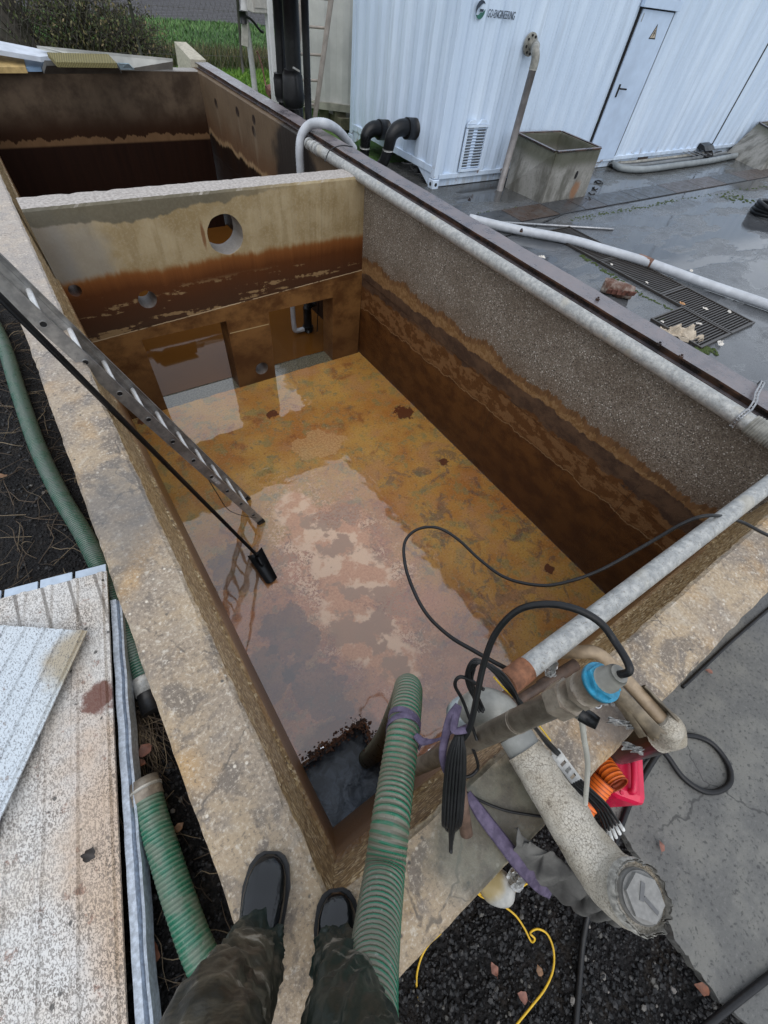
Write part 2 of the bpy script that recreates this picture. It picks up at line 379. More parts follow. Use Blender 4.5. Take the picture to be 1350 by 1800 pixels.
def mat_far():
    m=M('dark_tank_concrete');p=m.xyz();z=p[2];n=m.noise(3,5,.65);jf=m.noise(1,4,.65,m.map(scale=(9,1,1.2)));j=m.noise(1,3,.5,m.map(scale=(1.4,1,0)))
    zt=m.add(z,m.add(m.math('MULTIPLY_ADD',jf,.22,-.11),m.math('MULTIPLY_ADD',j,.2,-.1)))
    up=m.mix(m.step(n,.3,.7),(.045,.031,.021),(.105,.076,.052))
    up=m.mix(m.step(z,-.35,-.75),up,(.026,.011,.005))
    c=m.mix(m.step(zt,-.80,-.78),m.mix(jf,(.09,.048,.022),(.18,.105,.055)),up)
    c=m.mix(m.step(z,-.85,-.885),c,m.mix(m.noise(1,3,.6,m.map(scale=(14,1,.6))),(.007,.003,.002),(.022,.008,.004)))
    c=m.mix(m.step(z,-.02,-.006),c,m.mix(m.noise(30,4),(.2,.19,.18),(.38,.36,.34)))
    m.b.inputs['Specular IOR Level'].default_value=.12;return m.out(c,.6,m.bump(m.noise(70,4),.3,.006))
FLAKE_C=Z(600,1030,-2.2)
def mat_floor():
    m=M('rusty_wet_floor');p=m.xyz();y=p[1]
    n1=m.noise(1.6,5,.6);n2=m.noise(6,6,.65);n3=m.noise(45,5,.7);n5=m.noise(2.4,5,.6,m.map(loc=(7,3,0)));sp=m.noise(150,3,.6)
    c=m.mix(m.step(n1,.32,.66),(.36,.135,.022),(.46,.25,.05))
    c=m.mix(m.mul(m.step(n2,.52,.62),.6),c,(.19,.19,.075));n8=m.noise(3.3,6,.7,m.map(loc=(1,9,4)),dist=.4);c=m.mix(m.mul(m.step(n8,.54,.66),.7),c,(.20,.062,.016));n10=m.noise(4.5,7,.7,m.map(loc=(3,7,7)),dist=.8);c=m.mix(m.mul(m.mul(m.step(n10,.52,.60),m.step(y,3.4,2.2)),.65),c,(.085,.062,.055));n9=m.noise(13,6,.7,m.map(loc=(8,2,4)));c=m.mix(m.mul(m.step(n9,.56,.64),.55),c,(.115,.125,.082))
    c=m.mix(m.mul(m.step(n5,.53,.68),.65),c,(.40,.19,.075))
    nr=m.step(m.add(y,m.mul(n1,.9)),3.2,2.2)
    near=m.mix(m.step(n5,.36,.62),(.23,.075,.05),(.47,.18,.105))
    near=m.mix(m.mul(m.step(n2,.54,.64),.5),near,(.12,.095,.075))
    c=m.mix(m.mul(m.mul(nr,m.step(m.add(p[0],m.mul(n1,.5)),2.6,1.7)),.65),c,near)  # pink of the reflected sky mixed into the near floor colour
    c=m.mix(m.mul(m.step(n3,.54,.66),.55),c,(.44,.29,.18))
    c=m.mix(m.mul(m.step(n3,.45,.35),.6),c,(.065,.036,.02));c=m.mix(m.mul(m.step(sp,.56,.66),.4),c,(.42,.27,.16));c=m.mix(m.mul(m.step(sp,.43,.34),.45),c,(.05,.03,.02))
    film=1
    # peeled, pale flakes
    ax=(V((FLAKE_C.x-.06,FLAKE_C.y,0)))
    big=None
    for (cx,cy,r) in ((1.06,2.26,.20),(1.32,1.94,.24),(1.30,1.55,.26),(.88,1.38,.17),(.98,1.05,.25),(1.06,.72,.20),(.90,1.2,.2),(1.07,2.62,.22),(1.12,1.75,.26)):
        k=m.blob((cx,cy,-2.2),(r,r*1.15,.5),.66,5.5,.15,det=11);big=k if big is None else m.math('MAXIMUM',big,k)
    hal=m.blob((1.15,1.75,-2.2),(.62,1.25,.6),.5,3,.5,det=6);big=m.math('MAXIMUM',big,m.mul(hal,m.step(m.add(m.noise(38,6,.75),m.mul(hal,.10)),.565,.60)))
    sub=m.step(m.noise(4.2,6,.62,m.map(loc=(2,9,0))),.46,.55);sub2=m.step(m.noise(3.1,5,.6,m.map(loc=(4,1,0))),.51,.565)
    fc=m.mix(m.step(n3,.35,.7),(.52,.26,.15),(.66,.38,.23));fc=m.mix(sub,fc,(.76,.53,.36));fc=m.mix(sub2,fc,(.38,.24,.16))
    fc=m.mix(m.mul(m.step(sp,.52,.7),.35),fc,(.2,.1,.06))
    c=m.mix(m.mul(big,.85),c,fc)
    fl=Z(560,780,-2.2);f2=m.blob((fl.x,fl.y,-2.2),(.30,.24,.5),1.0,5,.04,det=8);c=m.mix(m.mul(f2,.75),c,m.mix(m.step(n3,.4,.6),(.36,.19,.07),(.52,.31,.14)))
    for (a,b,r) in ((710,725,.13),(780,812,.055),(965,1000,.05),(478,728,.07),(255,735,.1)):
        q=Z(a,b,-2.2);k=m.blob((q.x,q.y,-2.2),(r,r,.4),1.3,16,.12,det=8);c=m.mix(m.mul(k,.9),c,(.07,.014,.006))
    # crumbled rust round the sump
    sx=m.blob((.29,.27,-2.2),(.40,.36,.6),.35,9,.1);c=m.mix(m.mul(sx,.7),c,(.09,.035,.014))
    for (a,b,r) in ((420,1000,.16),(470,1180,.13),(515,1120,.17),(560,1210,.16)):
        q=Z(a,b,-2.2);k=m.blob((q.x,q.y,-2.2),(r*1.3,r*1.9,.5),1.2,6,.07,det=10);c=m.mix(m.mul(k,.6),c,(.085,.058,.048))
    # speckle on the two sills, painting the wet film's silvery sparkle
    sill=m.step(m.add(y,m.mul(n2,.05)),4.84,4.86)
    c=m.mix(sill,c,m.mix(m.step(n3,.4,.62),(.05,.045,.025),(.15,.13,.085)))
    dry=m.math('MAXIMUM',m.mul(big,.35),m.mul(f2,.3))
    cw=m.math('SUBTRACT',1,dry)
    nrm=m.bump(m.add(m.add(m.mul(n3,.5),m.mul(big,.9)),m.mul(sub,.2)),.35,.005)
    rip=m.bump(m.add(m.mul(m.noise(26,4,.6),.5),m.mul(m.mul(m.noise(90,4,.6),m.add(sill,.10)),3)),.028,.006)
    cr=m.ramp(n2,[(.35,.0),(.65,.03)])
    m.out(c,.55,nrm,Coat_Weight=cw,Coat_Roughness=cr,Coat_IOR=1.88,Coat_Normal=rip)
    m.b.inputs['Specular IOR Level'].default_value=.25
    return m.m
# ================================================================== basin geometry
basin=thing('concrete_tank','long open two-bay concrete tank with rust-stained inside walls and drained wet floor','tank')
def wallstrip(name,mat,profile,a,b,axis,seg=.035,jit=None,EA=.55):
    "profile of (offset across, z) closed loop swept from a to b along x or y, with worn edges"
    n=max(2,int(abs(b-a)/seg));mb=MB();k=len(profile)
    for i in range(n+1):
        s=a+(b-a)*i/n
        for (o,z,e) in profile:
            q=V((o,s,z)) if axis=='y' else V((s,o,z))
            dn=fbm(q*7,4)*.5+fbm(q*26,3)*.5
            e*=EA;o2=o+e*dn*1.0;z2=z-abs(e*dn)*.45-(.003*fbm(q*5+V((9,0,0)),3) if z>-.1 else 0)
            mb.v.append(V((o2,s,z2)) if axis=='y' else V((s,o2,z2)))
    for i in range(n):
        for j in range(k):
            h=(j+1)%k;A=i*k
            mb.face((A+j,A+h,A+k+h,A+k+j),None,False)
    mb.face(range(k));mb.face([n*k+j for j in range(k)][::-1])
    o=mb.build(name,mat,basin)
    bm=bmesh.new();bm.from_mesh(o.data);bmesh.ops.recalc_face_normals(bm,faces=bm.faces);bm.to_mesh(o.data);bm.free()
    return o
WL=mat_wall_long();WR=mat_wall_right();WP=mat_partition();WF=mat_far();FL=mat_floor()
def prof(xo,xi,lo,s=1,low=-2.9):
    # xo outer, xi inner rim edge, lo inner face at floor; s=+1 inner side is +
    return [(xo,low,0),(xo,-.3,.012),(xo,-.012,.012),(xo+s*.012,0,.010),(xo+s*.08,.002,0),(xi-s*.08,.001,0),(xi-s*.014,0,.014),(xi,-.014,.016),(xi+s*.004,-.06,.010),(xi+s*.018,-.30,.012),(xi+s*.034,-.53,.010),(xi+s*.052,-.55,.004),(xi+s*.06,-1.2,.003),(lo,-2.2,0),(lo,low,0)]
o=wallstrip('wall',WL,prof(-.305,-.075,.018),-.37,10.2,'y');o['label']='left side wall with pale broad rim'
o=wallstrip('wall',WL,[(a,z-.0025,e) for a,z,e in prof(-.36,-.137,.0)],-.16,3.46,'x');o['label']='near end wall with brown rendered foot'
o=wallstrip('wall',WR,[(3.29,-2.9,0),(3.29,-2.2,0),(3.262,-1.1,.003),(3.255,-1.08,.004),(3.222,-.02,.008),(3.235,0,.006),(3.40,.0,0),(3.49,-.004,0),(3.49,-2.9,0)],-.37,10.2,'y',.03);o['label']='right side wall with speckled aggregate above the tide line'
o=wallstrip('wall',WF,[(9.93,-2.9,0),(9.93,-.012,.012),(9.945,0,.012),(10.15,0,.01),(10.17,-.015,.01),(10.17,-2.9,0)],-.06,3.24,'x',.05);o['label']='dark far end wall'
# partition with its two low openings and round holes
mb=MB();nx=110
def pw(s,o,z,e):
    q=V((s,o,z));dn=fbm(q*6,4)*.6+fbm(q*22,3)*.5
    return V((s,o+e*dn*.6,z-abs(e*dn)*.4))
PR=[(4.82,-2.6,0),(4.82,-1.10,0),(4.822,-1.08,.002),(4.82,-.02,.012),(4.832,0,.016),(4.95,.004,.004),(5.08,0,.02),(5.092,-.02,.02),(5.085,-2.6,0)]
for i in range(nx+1):
    s=-.04+3.30*i/nx
    for (oo,z,e) in PR: mb.v.append(pw(s,oo,z,e))
k=len(PR)
for i in range(nx):
    for j in range(k):
        h=(j+1)%k;A=i*k;mb.face((A+j,A+h,A+k+h,A+k+j))
mb.face(range(k));mb.face([nx*k+j for j in range(k)][::-1])
part=mb.build('partition_wall',WP,basin)
bm=bmesh.new();bm.from_mesh(part.data);bmesh.ops.recalc_face_normals(bm,faces=bm.faces);bm.to_mesh(part.data);bm.free()
cs=[]
def cbox(x0,x1,z0,z1):
    m_=MB();m_.hull([(x0,4.6,z0),(x1,4.6,z0),(x1,5.4,z0),(x0,5.4,z0)],[(x0+.012,4.6,z1),(x1,4.6,z1),(x1,5.4,z1),(x0+.012,5.4,z1)]);cs.append(m_.build('c',WP))
cbox(.435,1.385,-2.8,-1.262);cbox(1.905,2.82,-2.8,-1.27)
def ccyl(x,z,r,rough=0,seg=40):
    lo=[];hi=[]
    for q in range(seg):
        a=2*math.pi*q/seg;rr=r*(1+rough*noise.noise(V((math.cos(a)*2.5,math.sin(a)*2.5,x))))
        lo.append((x+rr*math.cos(a),4.6,z+rr*math.sin(a)));hi.append((x+rr*math.cos(a)*(1-rough),5.4,z+rr*math.sin(a)*(1-rough)))
    m_=MB();m_.hull(lo,hi);cs.append(m_.build('c',WP))
ccyl(1.56,-.38,.188,.035,64);ccyl(.64,-.86,.09,.03);ccyl(.06,-.66,.055,.03);ccyl(1.73,-2.01,.09,.02)
for c in cs:
    bm=bmesh.new();bm.from_mesh(c.data);bmesh.ops.recalc_face_normals(bm,faces=bm.faces);bm.to_mesh(c.data);bm.free()
cut(part,cs)
# floor slab with broken-out sump hole
mb=MB();x0,x1,y0,y1=.012,3.288,.0,5.085;st=.025;nx=int((x1-x0)/st);ny=int((y1-y0)/st)
def inhole(x,y):
    q=V((x,y,3));d=.045*fbm(q*9,4)+.02*fbm(q*30,2)
    return x<.545+d and y<.455+d*1.2
idx={}
def fv(i,j,low=0):
    if (i,j,low) not in idx:
        x=x0+(x1-x0)*i/nx;y=y0+(y1-y0)*j/ny;q=V((x,y,0))
        e=0
        idx[(i,j,low)]=len(mb.v);mb.v.append(V((x+.006*noise.noise(q*40),y+.006*noise.noise(q*40+V((5,5,5))),-2.2+.0012*fbm(q*6,3)-low*.13)))
    return idx[(i,j,low)]
hole=set()
for i in range(nx):
    for j in range(ny):
        if inhole(x0+(i+.5)*(x1-x0)/nx,y0+(j+.5)*(y1-y0)/ny): hole.add((i,j))
for i in range(nx):
    for j in range(ny):
        if (i,j) in hole:continue
        mb.face((fv(i,j),fv(i+1,j),fv(i+1,j+1),fv(i,j+1)),None,True)
        for (di,dj,a,b) in((-1,0,(i,j+1),(i,j)),(1,0,(i+1,j),(i+1,j+1)),(0,-1,(i,j),(i+1,j)),(0,1,(i+1,j+1),(i,j+1))):
            if (i+di,j+dj) in hole or j+dj>=ny:
                mb.face((fv(*a),fv(*a,1),fv(*b,1),fv(*b)))
mb.build('floor',FL,basin)
rust=M('crumbly_rust');n=rust.noise(30,6,.7);rust.out(rust.mix(rust.step(n,.35,.65),(.02,.009,.005),(.11,.04,.015)),.6,rust.bump(n,.9,.03))
mb=MB();
def pit(u,v):
    a=u*2*math.pi;sx=1 if math.cos(a)>0 else -1
    c,s=math.cos(a),math.sin(a);k=1/max(abs(c),abs(s))
    x=.285+.30*c*k;y=.23+.255*s*k;q=V((x,y,v*3))
    return V((x+.015*fbm(q*8,3),y+.015*fbm(q*8+V((3,3,3)),3),-2.31-.5*v))
mb.grid(pit,64,10,False);mb.build('sump_pit',rust.m,basin)
bm=bmesh.new();bmesh.ops.create_icosphere(bm,subdivisions=2,radius=1);PB=[v.co.copy() for v in bm.verts];PF=[[v.index for v in f.verts] for f in bm.faces];bm.free()
# rust crumbs round the broken edge
mb=MB()
for _ in range(420):
    a=random.random()
    if a<.55:x=random.uniform(0,.58);y=.462+random.gauss(.0,.03)
    else:x=.555+random.gauss(0,.028);y=random.uniform(.02,.47)
    if x<.03:continue
    r=random.choice((.004,.005,.006,.008,.011));c=V((x,y,-2.198))
    b=len(mb.v);R_=rotm(random.uniform(0,360),random.uniform(0,360),0);sq=V((random.uniform(.7,1.6),random.uniform(.6,1.3),random.uniform(.3,.6)))
    for v in PB:
        q_=R_@(v*(1+.6*noise.noise(v*2.3+c*40)));mb.v.append(c+V((q_.x*sq.x,q_.y*sq.y,q_.z*sq.z))*r)
    for f in PF:mb.face([b+i for i in f])
o=mb.build('rust_crumbs',rust.m,basin);o['kind']='stuff'
def water(name,col,x0,x1,y0,y1,z,label=None,rip=.05,n=2,rough=.03,sky_foam=False):
    m=M(name);n1=m.noise(3,4,.6);c=m.mix(n1,col,tuple(a*1.25 for a in col))
    h=m.noise(9,3,.5)
    if sky_foam: 
        c=m.mix(m.step(m.noise(9,5,.65,dist=1.2),.38,.66),c,(.15,.18,.22));c=m.mix(m.mul(m.step(m.noise(70,4,.7),.58,.68),.35),c,(.02,.024,.03));h=m.noise(14,4,.6,dist=.8)  # foam and the sky's blue-grey reflection mixed into the water colour
    m.out(c,rough,m.bump(h,rip,.02),IOR=1.333);mb=MB();mb.grid(lambda u,v:(x0+(x1-x0)*u,y0+(y1-y0)*v,z),n,n);o=mb.build(name,m.m);return tag(o,kind='structure')
water('water',(.095,.038,.008),-.05,3.35,5.0,10.0,-2.262,rip=.004)
water('water',(.045,.055,.068),-.02,.60,-.03,.49,-2.50,rip=.12,sky_foam=True,rough=.06)
# ================================================================== ground
ZG=-.62
def quad_sheet(name,mat,rects,z):
    mb=MB()
    for (a,b,c,d) in rects:
        n=len(mb.v);mb.v+=[V((a,c,z)),V((b,c,z)),V((b,d,z)),V((a,d,z))];mb.face((n,n+1,n+2,n+3))
    return tag(mb.build(name,mat),kind='structure')
mg=M('earth_and_grass');n=mg.noise(.8,6,.6);n2=mg.noise(12,5,.7)
c=mg.mix(mg.step(n,.35,.65),(.06,.15,.028),(.11,.21,.04));c=mg.mix(mg.mul(mg.step(n2,.5,.7),.5),c,(.06,.06,.025))
mg.out(c,.9,mg.bump(n2,.8,.05))
quad_sheet('ground',mg.m,[(-300,-.31,-200,300),(-.31,3.46,10.16,300),(3.46,300,-200,300),(-.31,3.46,-200,-.36)],-.70)
mpl=M('ploughed_earth');n=mpl.noise(1.5,6,.7);w_=mpl.wave(1.1,mpl.map(rot=(0,0,68)),2.5,1.5)
mpl.out(mpl.mix(mpl.add(mpl.mul(n,.6),mpl.mul(w_,.4)),(.022,.02,.022),(.085,.08,.085)),.9,mpl.bump(mpl.add(n,w_),.8,.15))
quad_sheet('ploughed_field',mpl.m,[(-60,120,21.6,140)],-.63)
# yard slab, one concrete sheet with a broken edge against the gravel
my=M('wet_yard_concrete');p=my.xyz();n1=my.noise(.9,5,.6);n2=my.noise(5,6,.65);n3=my.noise(60,5,.7);nl=my.noise(1.1,5,.6,my.map(scale=(.8,2.2,1),rot=(0,0,12)))
c=my.mix(my.step(n1,.35,.65),(.068,.074,.084),(.115,.12,.126))
c=my.mix(my.mul(my.step(n2,.5,.66),.5),c,(.045,.048,.052))
near=my.step(p[0],3.2,2.2);c=my.mix(my.mul(near,.8),c,my.mix(my.step(n2,.4,.62),(.115,.113,.104),(.175,.17,.15)))
c=my.mix(my.mul(my.step(n3,.55,.7),.5),c,(.19,.185,.175));c=my.mix(my.mul(my.step(n3,.45,.36),.7),c,(.03,.03,.03))
v=my.vor(13,vec=my.map(loc=(1,2,0)));c=my.mix(my.mul(my.step(my.add(v,my.mul(n3,.1)),.14,.08),.8),c,(.05,.05,.05))
gr=my.blob((8.6,1.9,ZG),(.5,.25,1),.6,6,.3);c=my.mix(my.mul(gr,.6),c,(.06,.075,.03))
wm=my.step(p[1],5.0,5.3);c=my.mix(my.mul(wm,.55),c,(.055,.052,.04))
cr=my.step(my.vor(.9,'DISTANCE_TO_EDGE',my.map(my.warp(3,.35),scale=(1,1,0))),.006,.0015)
cr=my.mul(cr,my.mul(near,my.step(p[0],1.1,1.25)));c=my.mix(my.mul(cr,.8),c,(.04,.04,.038))
pud=my.math('MULTIPLY',my.step(nl,.455,.52),my.step(p[0],3.0,4.0))
rf=my.mix(pud,my.ramp(n2,[(.3,.16),(.7,.40)]),.03)
rf=my.mix(near,rf,.72)
bh=my.mul(my.add(n3,my.mul(n2,.6)),my.math('SUBTRACT',1,my.mul(pud,.93)))
c=my.mix(my.mul(pud,.45),c,(.04,.042,.046))
my.out(c,rf,my.bump(bh,.5,.008))
edge=[(1060,1400),(1078,1440),(1100,1475),(1122,1505),(1150,1560),(1172,1610),(1190,1655),(1222,1700),(1262,1752),(1296,1786)]
ed=[Z(a,b,ZG) for a,b in edge];pe=[]
for a,b in zip(ed,ed[1:]):
    for k in range(8):
        q=a.lerp(b,k/8);dn=.014*noise.noise(q*30)+.008*noise.noise(q*90);pe.append(V((q.x+dn,q.y+dn*.4,ZG)))
pe.append(ed[-1])
lim=[V((ed[0].x-.02,-.37,ZG))]+pe+[V((1.3,-2.2,ZG)),V((1.2,-14,ZG)),V((60,-14,ZG)),V((60,7.2,ZG)),V((3.487,7.2,ZG)),V((3.487,-.37,ZG))]
mb=MB();mb.v+=lim;mb.face(range(len(lim)));b=len(mb.v);mb.v+=[v-V((0,0,.09)) for v in lim]
for i in range(len(lim)):
    j=(i+1)%len(lim);mb.face((j,i,b+i,b+j))
o=tag(mb.build('yard',my.m),kind='structure')
bm=bmesh.new();bm.from_mesh(o.data);bmesh.ops.triangulate(bm,faces=[f for f in bm.faces if len(f.verts)>4]);bmesh.ops.recalc_face_normals(bm,faces=bm.faces);bm.to_mesh(o.data);bm.free()
# black soil to the left and front
ms=M('black_soil');n=ms.noise(7,6,.7);n3=ms.noise(55,5,.7);v=ms.vor(70)
c=ms.mix(ms.step(n3,.35,.7),(.004,.004,.0042),(.022,.020,.020));c=ms.mix(ms.mul(ms.step(n,.5,.7),.5),c,(.035,.026,.018))
ms.b.inputs['Specular IOR Level'].default_value=.2;ms.out(c,.6,ms.bump(ms.add(ms.mul(v,-1.2),n3),.9,.02))
def soil_z(x,y):
    t=min(1,max(0,(x+.32)/.45));t=t*t*(3-2*t)
    far=min(1,max(0,(y-5)/6));z=-.47*(1-t)-.67*t
    z=z*(1-far)-.66*far
    return z+.022*fbm(V((x*3,y*3,0)),4)+.012*noise.noise(V((x*16,y*16,2)))
mb=MB();gid={}
def gv(i,j):
    if (i,j) not in gid:
        x=-7.3+i*.05;y=-4+j*.05;gid[(i,j)]=len(mb.v);mb.v.append(V((x,y,soil_z(x,y))))
    return gid[(i,j)]
for i in range(0,178):
    for j in range(0,300):
        x=-7.3+(i+.5)*.05;y=-4+(j+.5)*.05
        if x>-.29 and y>-.345:continue
        if x<-3.2 and (i%1):continue
        mb.face((gv(i,j),gv(i+1,j),gv(i+1,j+1),gv(i,j+1)),None,True)
tag(mb.build('soil',ms.m),kind='structure')
# loose lava gravel
mgr=M('lava_gravel');gi=mgr.t.nodes.new('ShaderNodeNewGeometry').outputs['Random Per Island']
c=mgr.ramp(gi,[(0,(.004,.004,.0045)),(.6,(.012,.012,.0128)),(.95,(.026,.025,.025)),(.985,(.10,.095,.085)),(1,(.24,.22,.20))]);mgr.b.inputs['Specular IOR Level'].default_value=.3;mgr.out(c,.4,mgr.bump(mgr.noise(90,4),.6,.004))
bm=bmesh.new();bmesh.ops.create_icosphere(bm,subdivisions=1,radius=1);IV=[v.co.copy() for v in bm.verts];IF=[[v.index for v in f.verts] for f in bm.faces];bm.free()
variants=[]
for k in range(12):
    variants.append([v*(1+.55*noise.noise(v*1.7+V((k*7.3,k,0)))) for v in IV])
mb=MB()
def stone(x,y,r,dz=0):
    vv=random.choice(variants);R=rotm(random.uniform(0,360),random.uniform(0,360),random.uniform(0,360));s=V((r,r*random.uniform(.7,1.2),r*random.uniform(.55,.9)))
    b=len(mb.v);c=V((x,y,soil_z(x,y)+r*.25+dz))
    for v in vv:
        q=R@v;mb.v.append(c+V((q.x*s.x,q.y*s.y,q.z*s.z)))
    for f in IF:mb.face([b+i for i in f])
for _ in range(9000):
    x=random.uniform(-.1,1.25);y=random.uniform(-1.45,-.36)
    stone(x,y,random.choice((.003,.004,.005,.006,.007,.011)))
for _ in range(3600):
    x=random.uniform(-.75,-.31);y=random.uniform(-.6,1.6) if random.random()<.8 else random.uniform(1.5,3.5)
    stone(x,y,random.choice((.004,.005,.007,.010)))
tag(mb.build('gravel',mgr.m),kind='stuff')
# dead grass and roots lying on the left soil
mdg=M('dead_grass');gi=mdg.t.nodes.new('ShaderNodeNewGeometry').outputs['Random Per Island']
mdg.out(mdg.ramp(gi,[(0,(.035,.025,.017)),(.6,(.08,.055,.034)),(1,(.22,.17,.105))]),.7)
mb=MB()
def straw(x,y,L,ang,r=.0016,lift=.02):
    p=[];a=ang
    for k in range(4):
        p.append(V((x,y,soil_z(x,y)+.006+lift*math.sin(k/3*math.pi))));a+=random.gauss(0,.35);x+=math.cos(a)*L/3;y+=math.sin(a)*L/3
    mb.tube(p,[r,r,r*.8,r*.4],4,2,False)
tc=Z(255,1290,-.46)
for _ in range(240):
    a=random.gauss(-1.9,.5);straw(tc.x+random.gauss(-.01,.035),tc.y+random.gauss(.06,.05),random.uniform(.08,.26),a,.0016,.035)
for _ in range(420):
    y=random.uniform(.9,5.5);straw(random.uniform(-.85,-.33),y,random.uniform(.05,.3),random.uniform(0,6.3),random.choice((.0012,.0018,.0026)))
for _ in range(50):
    straw(random.uniform(-.62,-.36),random.uniform(-.2,.6),random.uniform(.05,.2),random.uniform(0,6.3))
tag(mb.build('dead_grass',mdg.m),kind='stuff')
# ================================================================== common materials
MGALV=M('galvanized_steel');n=MGALV.noise(30,6,.7);n2=MGALV.noise(5,4);n3=MGALV.noise(110,4,.7)
c=MGALV.mix(MGALV.step(n,.35,.7),(.26,.265,.26),(.46,.455,.43));c=MGALV.mix(MGALV.mul(MGALV.step(n3,.55,.66),.75),c,(.17,.15,.12));c=MGALV.mix(MGALV.mul(MGALV.step(n2,.58,.7),.5),c,(.40,.36,.28))
GALV=MGALV.out(c,.5,MGALV.bump(n3,.25,.003),Metallic=.25)
PVC=plain('grey_pvc',(.265,.258,.228),.45,.32,16)
PVCW=plain('pale_grey_plastic',(.44,.46,.49),.4,.12,10)
BLK=plain('black_rubber',(.009,.009,.010),.4,.3,60);BLK.node_tree.nodes['Principled BSDF'].inputs['Specular IOR Level'].default_value=.35
BLKP=plain('black_plastic',(.008,.0085,.0095),.34,.3,30);BLKP.node_tree.nodes['Principled BSDF'].inputs['Specular IOR Level'].default_value=.3
RSTEEL=M('rusty_dark_steel');n=RSTEEL.noise(7,6,.65);n2=RSTEEL.noise(50,5,.7)
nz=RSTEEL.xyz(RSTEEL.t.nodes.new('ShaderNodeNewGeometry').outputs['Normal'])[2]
side=RSTEEL.mix(RSTEEL.step(n,.4,.65),(.018,.012,.010),(.085,.038,.020));tp=RSTEEL.mix(RSTEEL.step(n,.3,.7),(.085,.078,.088),(.19,.165,.17));tp=RSTEEL.mix(RSTEEL.mul(RSTEEL.step(n2,.5,.7),.4),tp,(.10,.05,.03))  # rust-brown sides darkened as shade, tops paled as wet sheen
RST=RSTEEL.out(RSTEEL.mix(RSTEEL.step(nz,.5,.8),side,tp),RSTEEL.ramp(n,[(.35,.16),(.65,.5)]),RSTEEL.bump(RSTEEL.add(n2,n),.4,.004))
STAIN=M('tarnished_stainless');n=STAIN.noise(22,6,.7);n2=STAIN.noise(90,4,.7);c=STAIN.mix(STAIN.step(n,.35,.65),(.16,.13,.10),(.28,.24,.19));c=STAIN.mix(STAIN.mul(STAIN.step(n2,.58,.7),.6),c,(.06,.05,.04))
STAIN=STAIN.out(c,.42,STAIN.bump(n2,.2,.002),Metallic=.15)
ALU=plain('aluminium',(.36,.365,.375),.36,.2,40,metal=.7)
CREAM=plain('old_cream_paint',(.42,.40,.36),.5,.15,20)
# ================================================================== steel channel on the right wall
beam=thing('steel_beam','long rusty steel beam lying along the right wall top','beam',(3.37,5,0))
mb=MB();n=120
def bm_pt(x,z,y): 
    q=V((x,y,z));return V((x+.004*fbm(q*4,3),y,z+.003*fbm(q*3,3)))
pf=[(3.272,-.0),(3.268,.010),(3.300,.012),(3.300,.052),(3.262,.055),(3.260,.070),(3.470,.072),(3.476,.066),(3.476,.0)]
for i in range(n+1):
    y=-.5+10.6*i/n
    for x,z in pf: mb.v.append(bm_pt(x,z+.004,y))
k=len(pf)
for i in range(n):
    for j in range(k):
        h=(j+1)%k;mb.face((i*k+j,i*k+h,(i+1)*k+h,(i+1)*k+j))
mb.face(range(k));mb.face([n*k+j for j in range(k)][::-1])
bo=mb.build('channel',RST,beam)
bm=bmesh.new();bm.from_mesh(bo.data);bmesh.ops.recalc_face_normals(bm,faces=bm.faces);bm.to_mesh(bo.data);bm.free()
for px in ((825,352),(916,407),(1050,527),(1158,606),(1196,628)):
    q=Z(*px,.078);mb=MB();mb.prism(q+V((0,0,.006)),(0,0,1),.016,.016,6);mb.tube([q,q+V((0,0,.026))],.008,8);mb.build('bolt',RST,beam)
# wing block beyond the far wall
wing=MB();a=Z(318,88,.14);b=Z(390,122,.1)
wing.hull([(3.20,10.19,-.68),(3.50,10.19,-.68),(3.50,11.0,-.68),(3.20,11.0,-.68)],[(3.22,10.19,.09),(3.48,10.19,.09),(3.44,10.95,.19),(3.24,10.95,.19)])
tag(wing.build('concrete_block',plain('pale_concrete',(.42,.39,.31),.8,.2,25),loc=(3.35,10.5,-.68)),'pale sloping concrete block beyond the far end of the rusty beam','concrete block')
# ================================================================== pipes over the basin
def rpipe(x,y,h=.0): return Z(x,y,h)
pa=rpipe(560,264);pb=rpipe(1345,776)
XR,PZ=3.152,.004
rp=thing('steel_pipe','mottled galvanized pipe running the length of the right wall beside the beam','pipe',(XR,2.5,0))
pts=[V((XR,y,PZ)) for y in (5.85,4.6,3.5,2.4,1.3,.42,-.55)]
mb=MB();mb.tube(pts,.055,24,6);mb.build('tube',GALV,rp)
mb=MB()
for y in (5.83,5.75):mb.tube([(XR,y-.03,PZ),(XR,y+.03,PZ)],.062,20)
mb.tube([(XR,5.86,PZ),(XR,5.95,PZ)],.045,16);mb.tube([(XR,5.95,PZ),(XR,5.99,PZ)],.060,18);mb.build('union_fitting',GALV,rp)
q=Z(1330,768,PZ);mb=MB();mb.tube([(XR,q.y+.085,PZ),(XR,q.y-.09,PZ)],.062,22)
for k in range(9):mb.tube([(XR,q.y+.07-.017*k,PZ),(XR,q.y+.062-.017*k,PZ)],.0655,22)
mb.build('threaded_coupling',PVC,rp)
mb=MB();a=Z(1283,747,PZ);sy=a.y
pth=[V((XR-.04,sy,-.05))]+[V((XR+.062*math.cos(t),sy,PZ+.062*math.sin(t))) for t in (math.pi*.95,math.pi*.75,math.pi*.5,math.pi*.3)]+[V((XR+.10,sy+.02,.085)),V((3.30,sy+.05,.105)),V((3.45,sy+.085,.10)),V((3.56,sy+.11,.06)),V((3.58,sy+.115,-.1))]
for dy in(-.009,.009):
    mb.tube([p+V((0,dy,0)) for p in pth],.0062,6,4,True,.35)
for i in range(1,60,3):
    pp,_=spline(pth,[1]*len(pth),7);p=pp[i];mb.tube([p+V((0,-.012,0)),p+V((0,.012,0))],.0035,4)
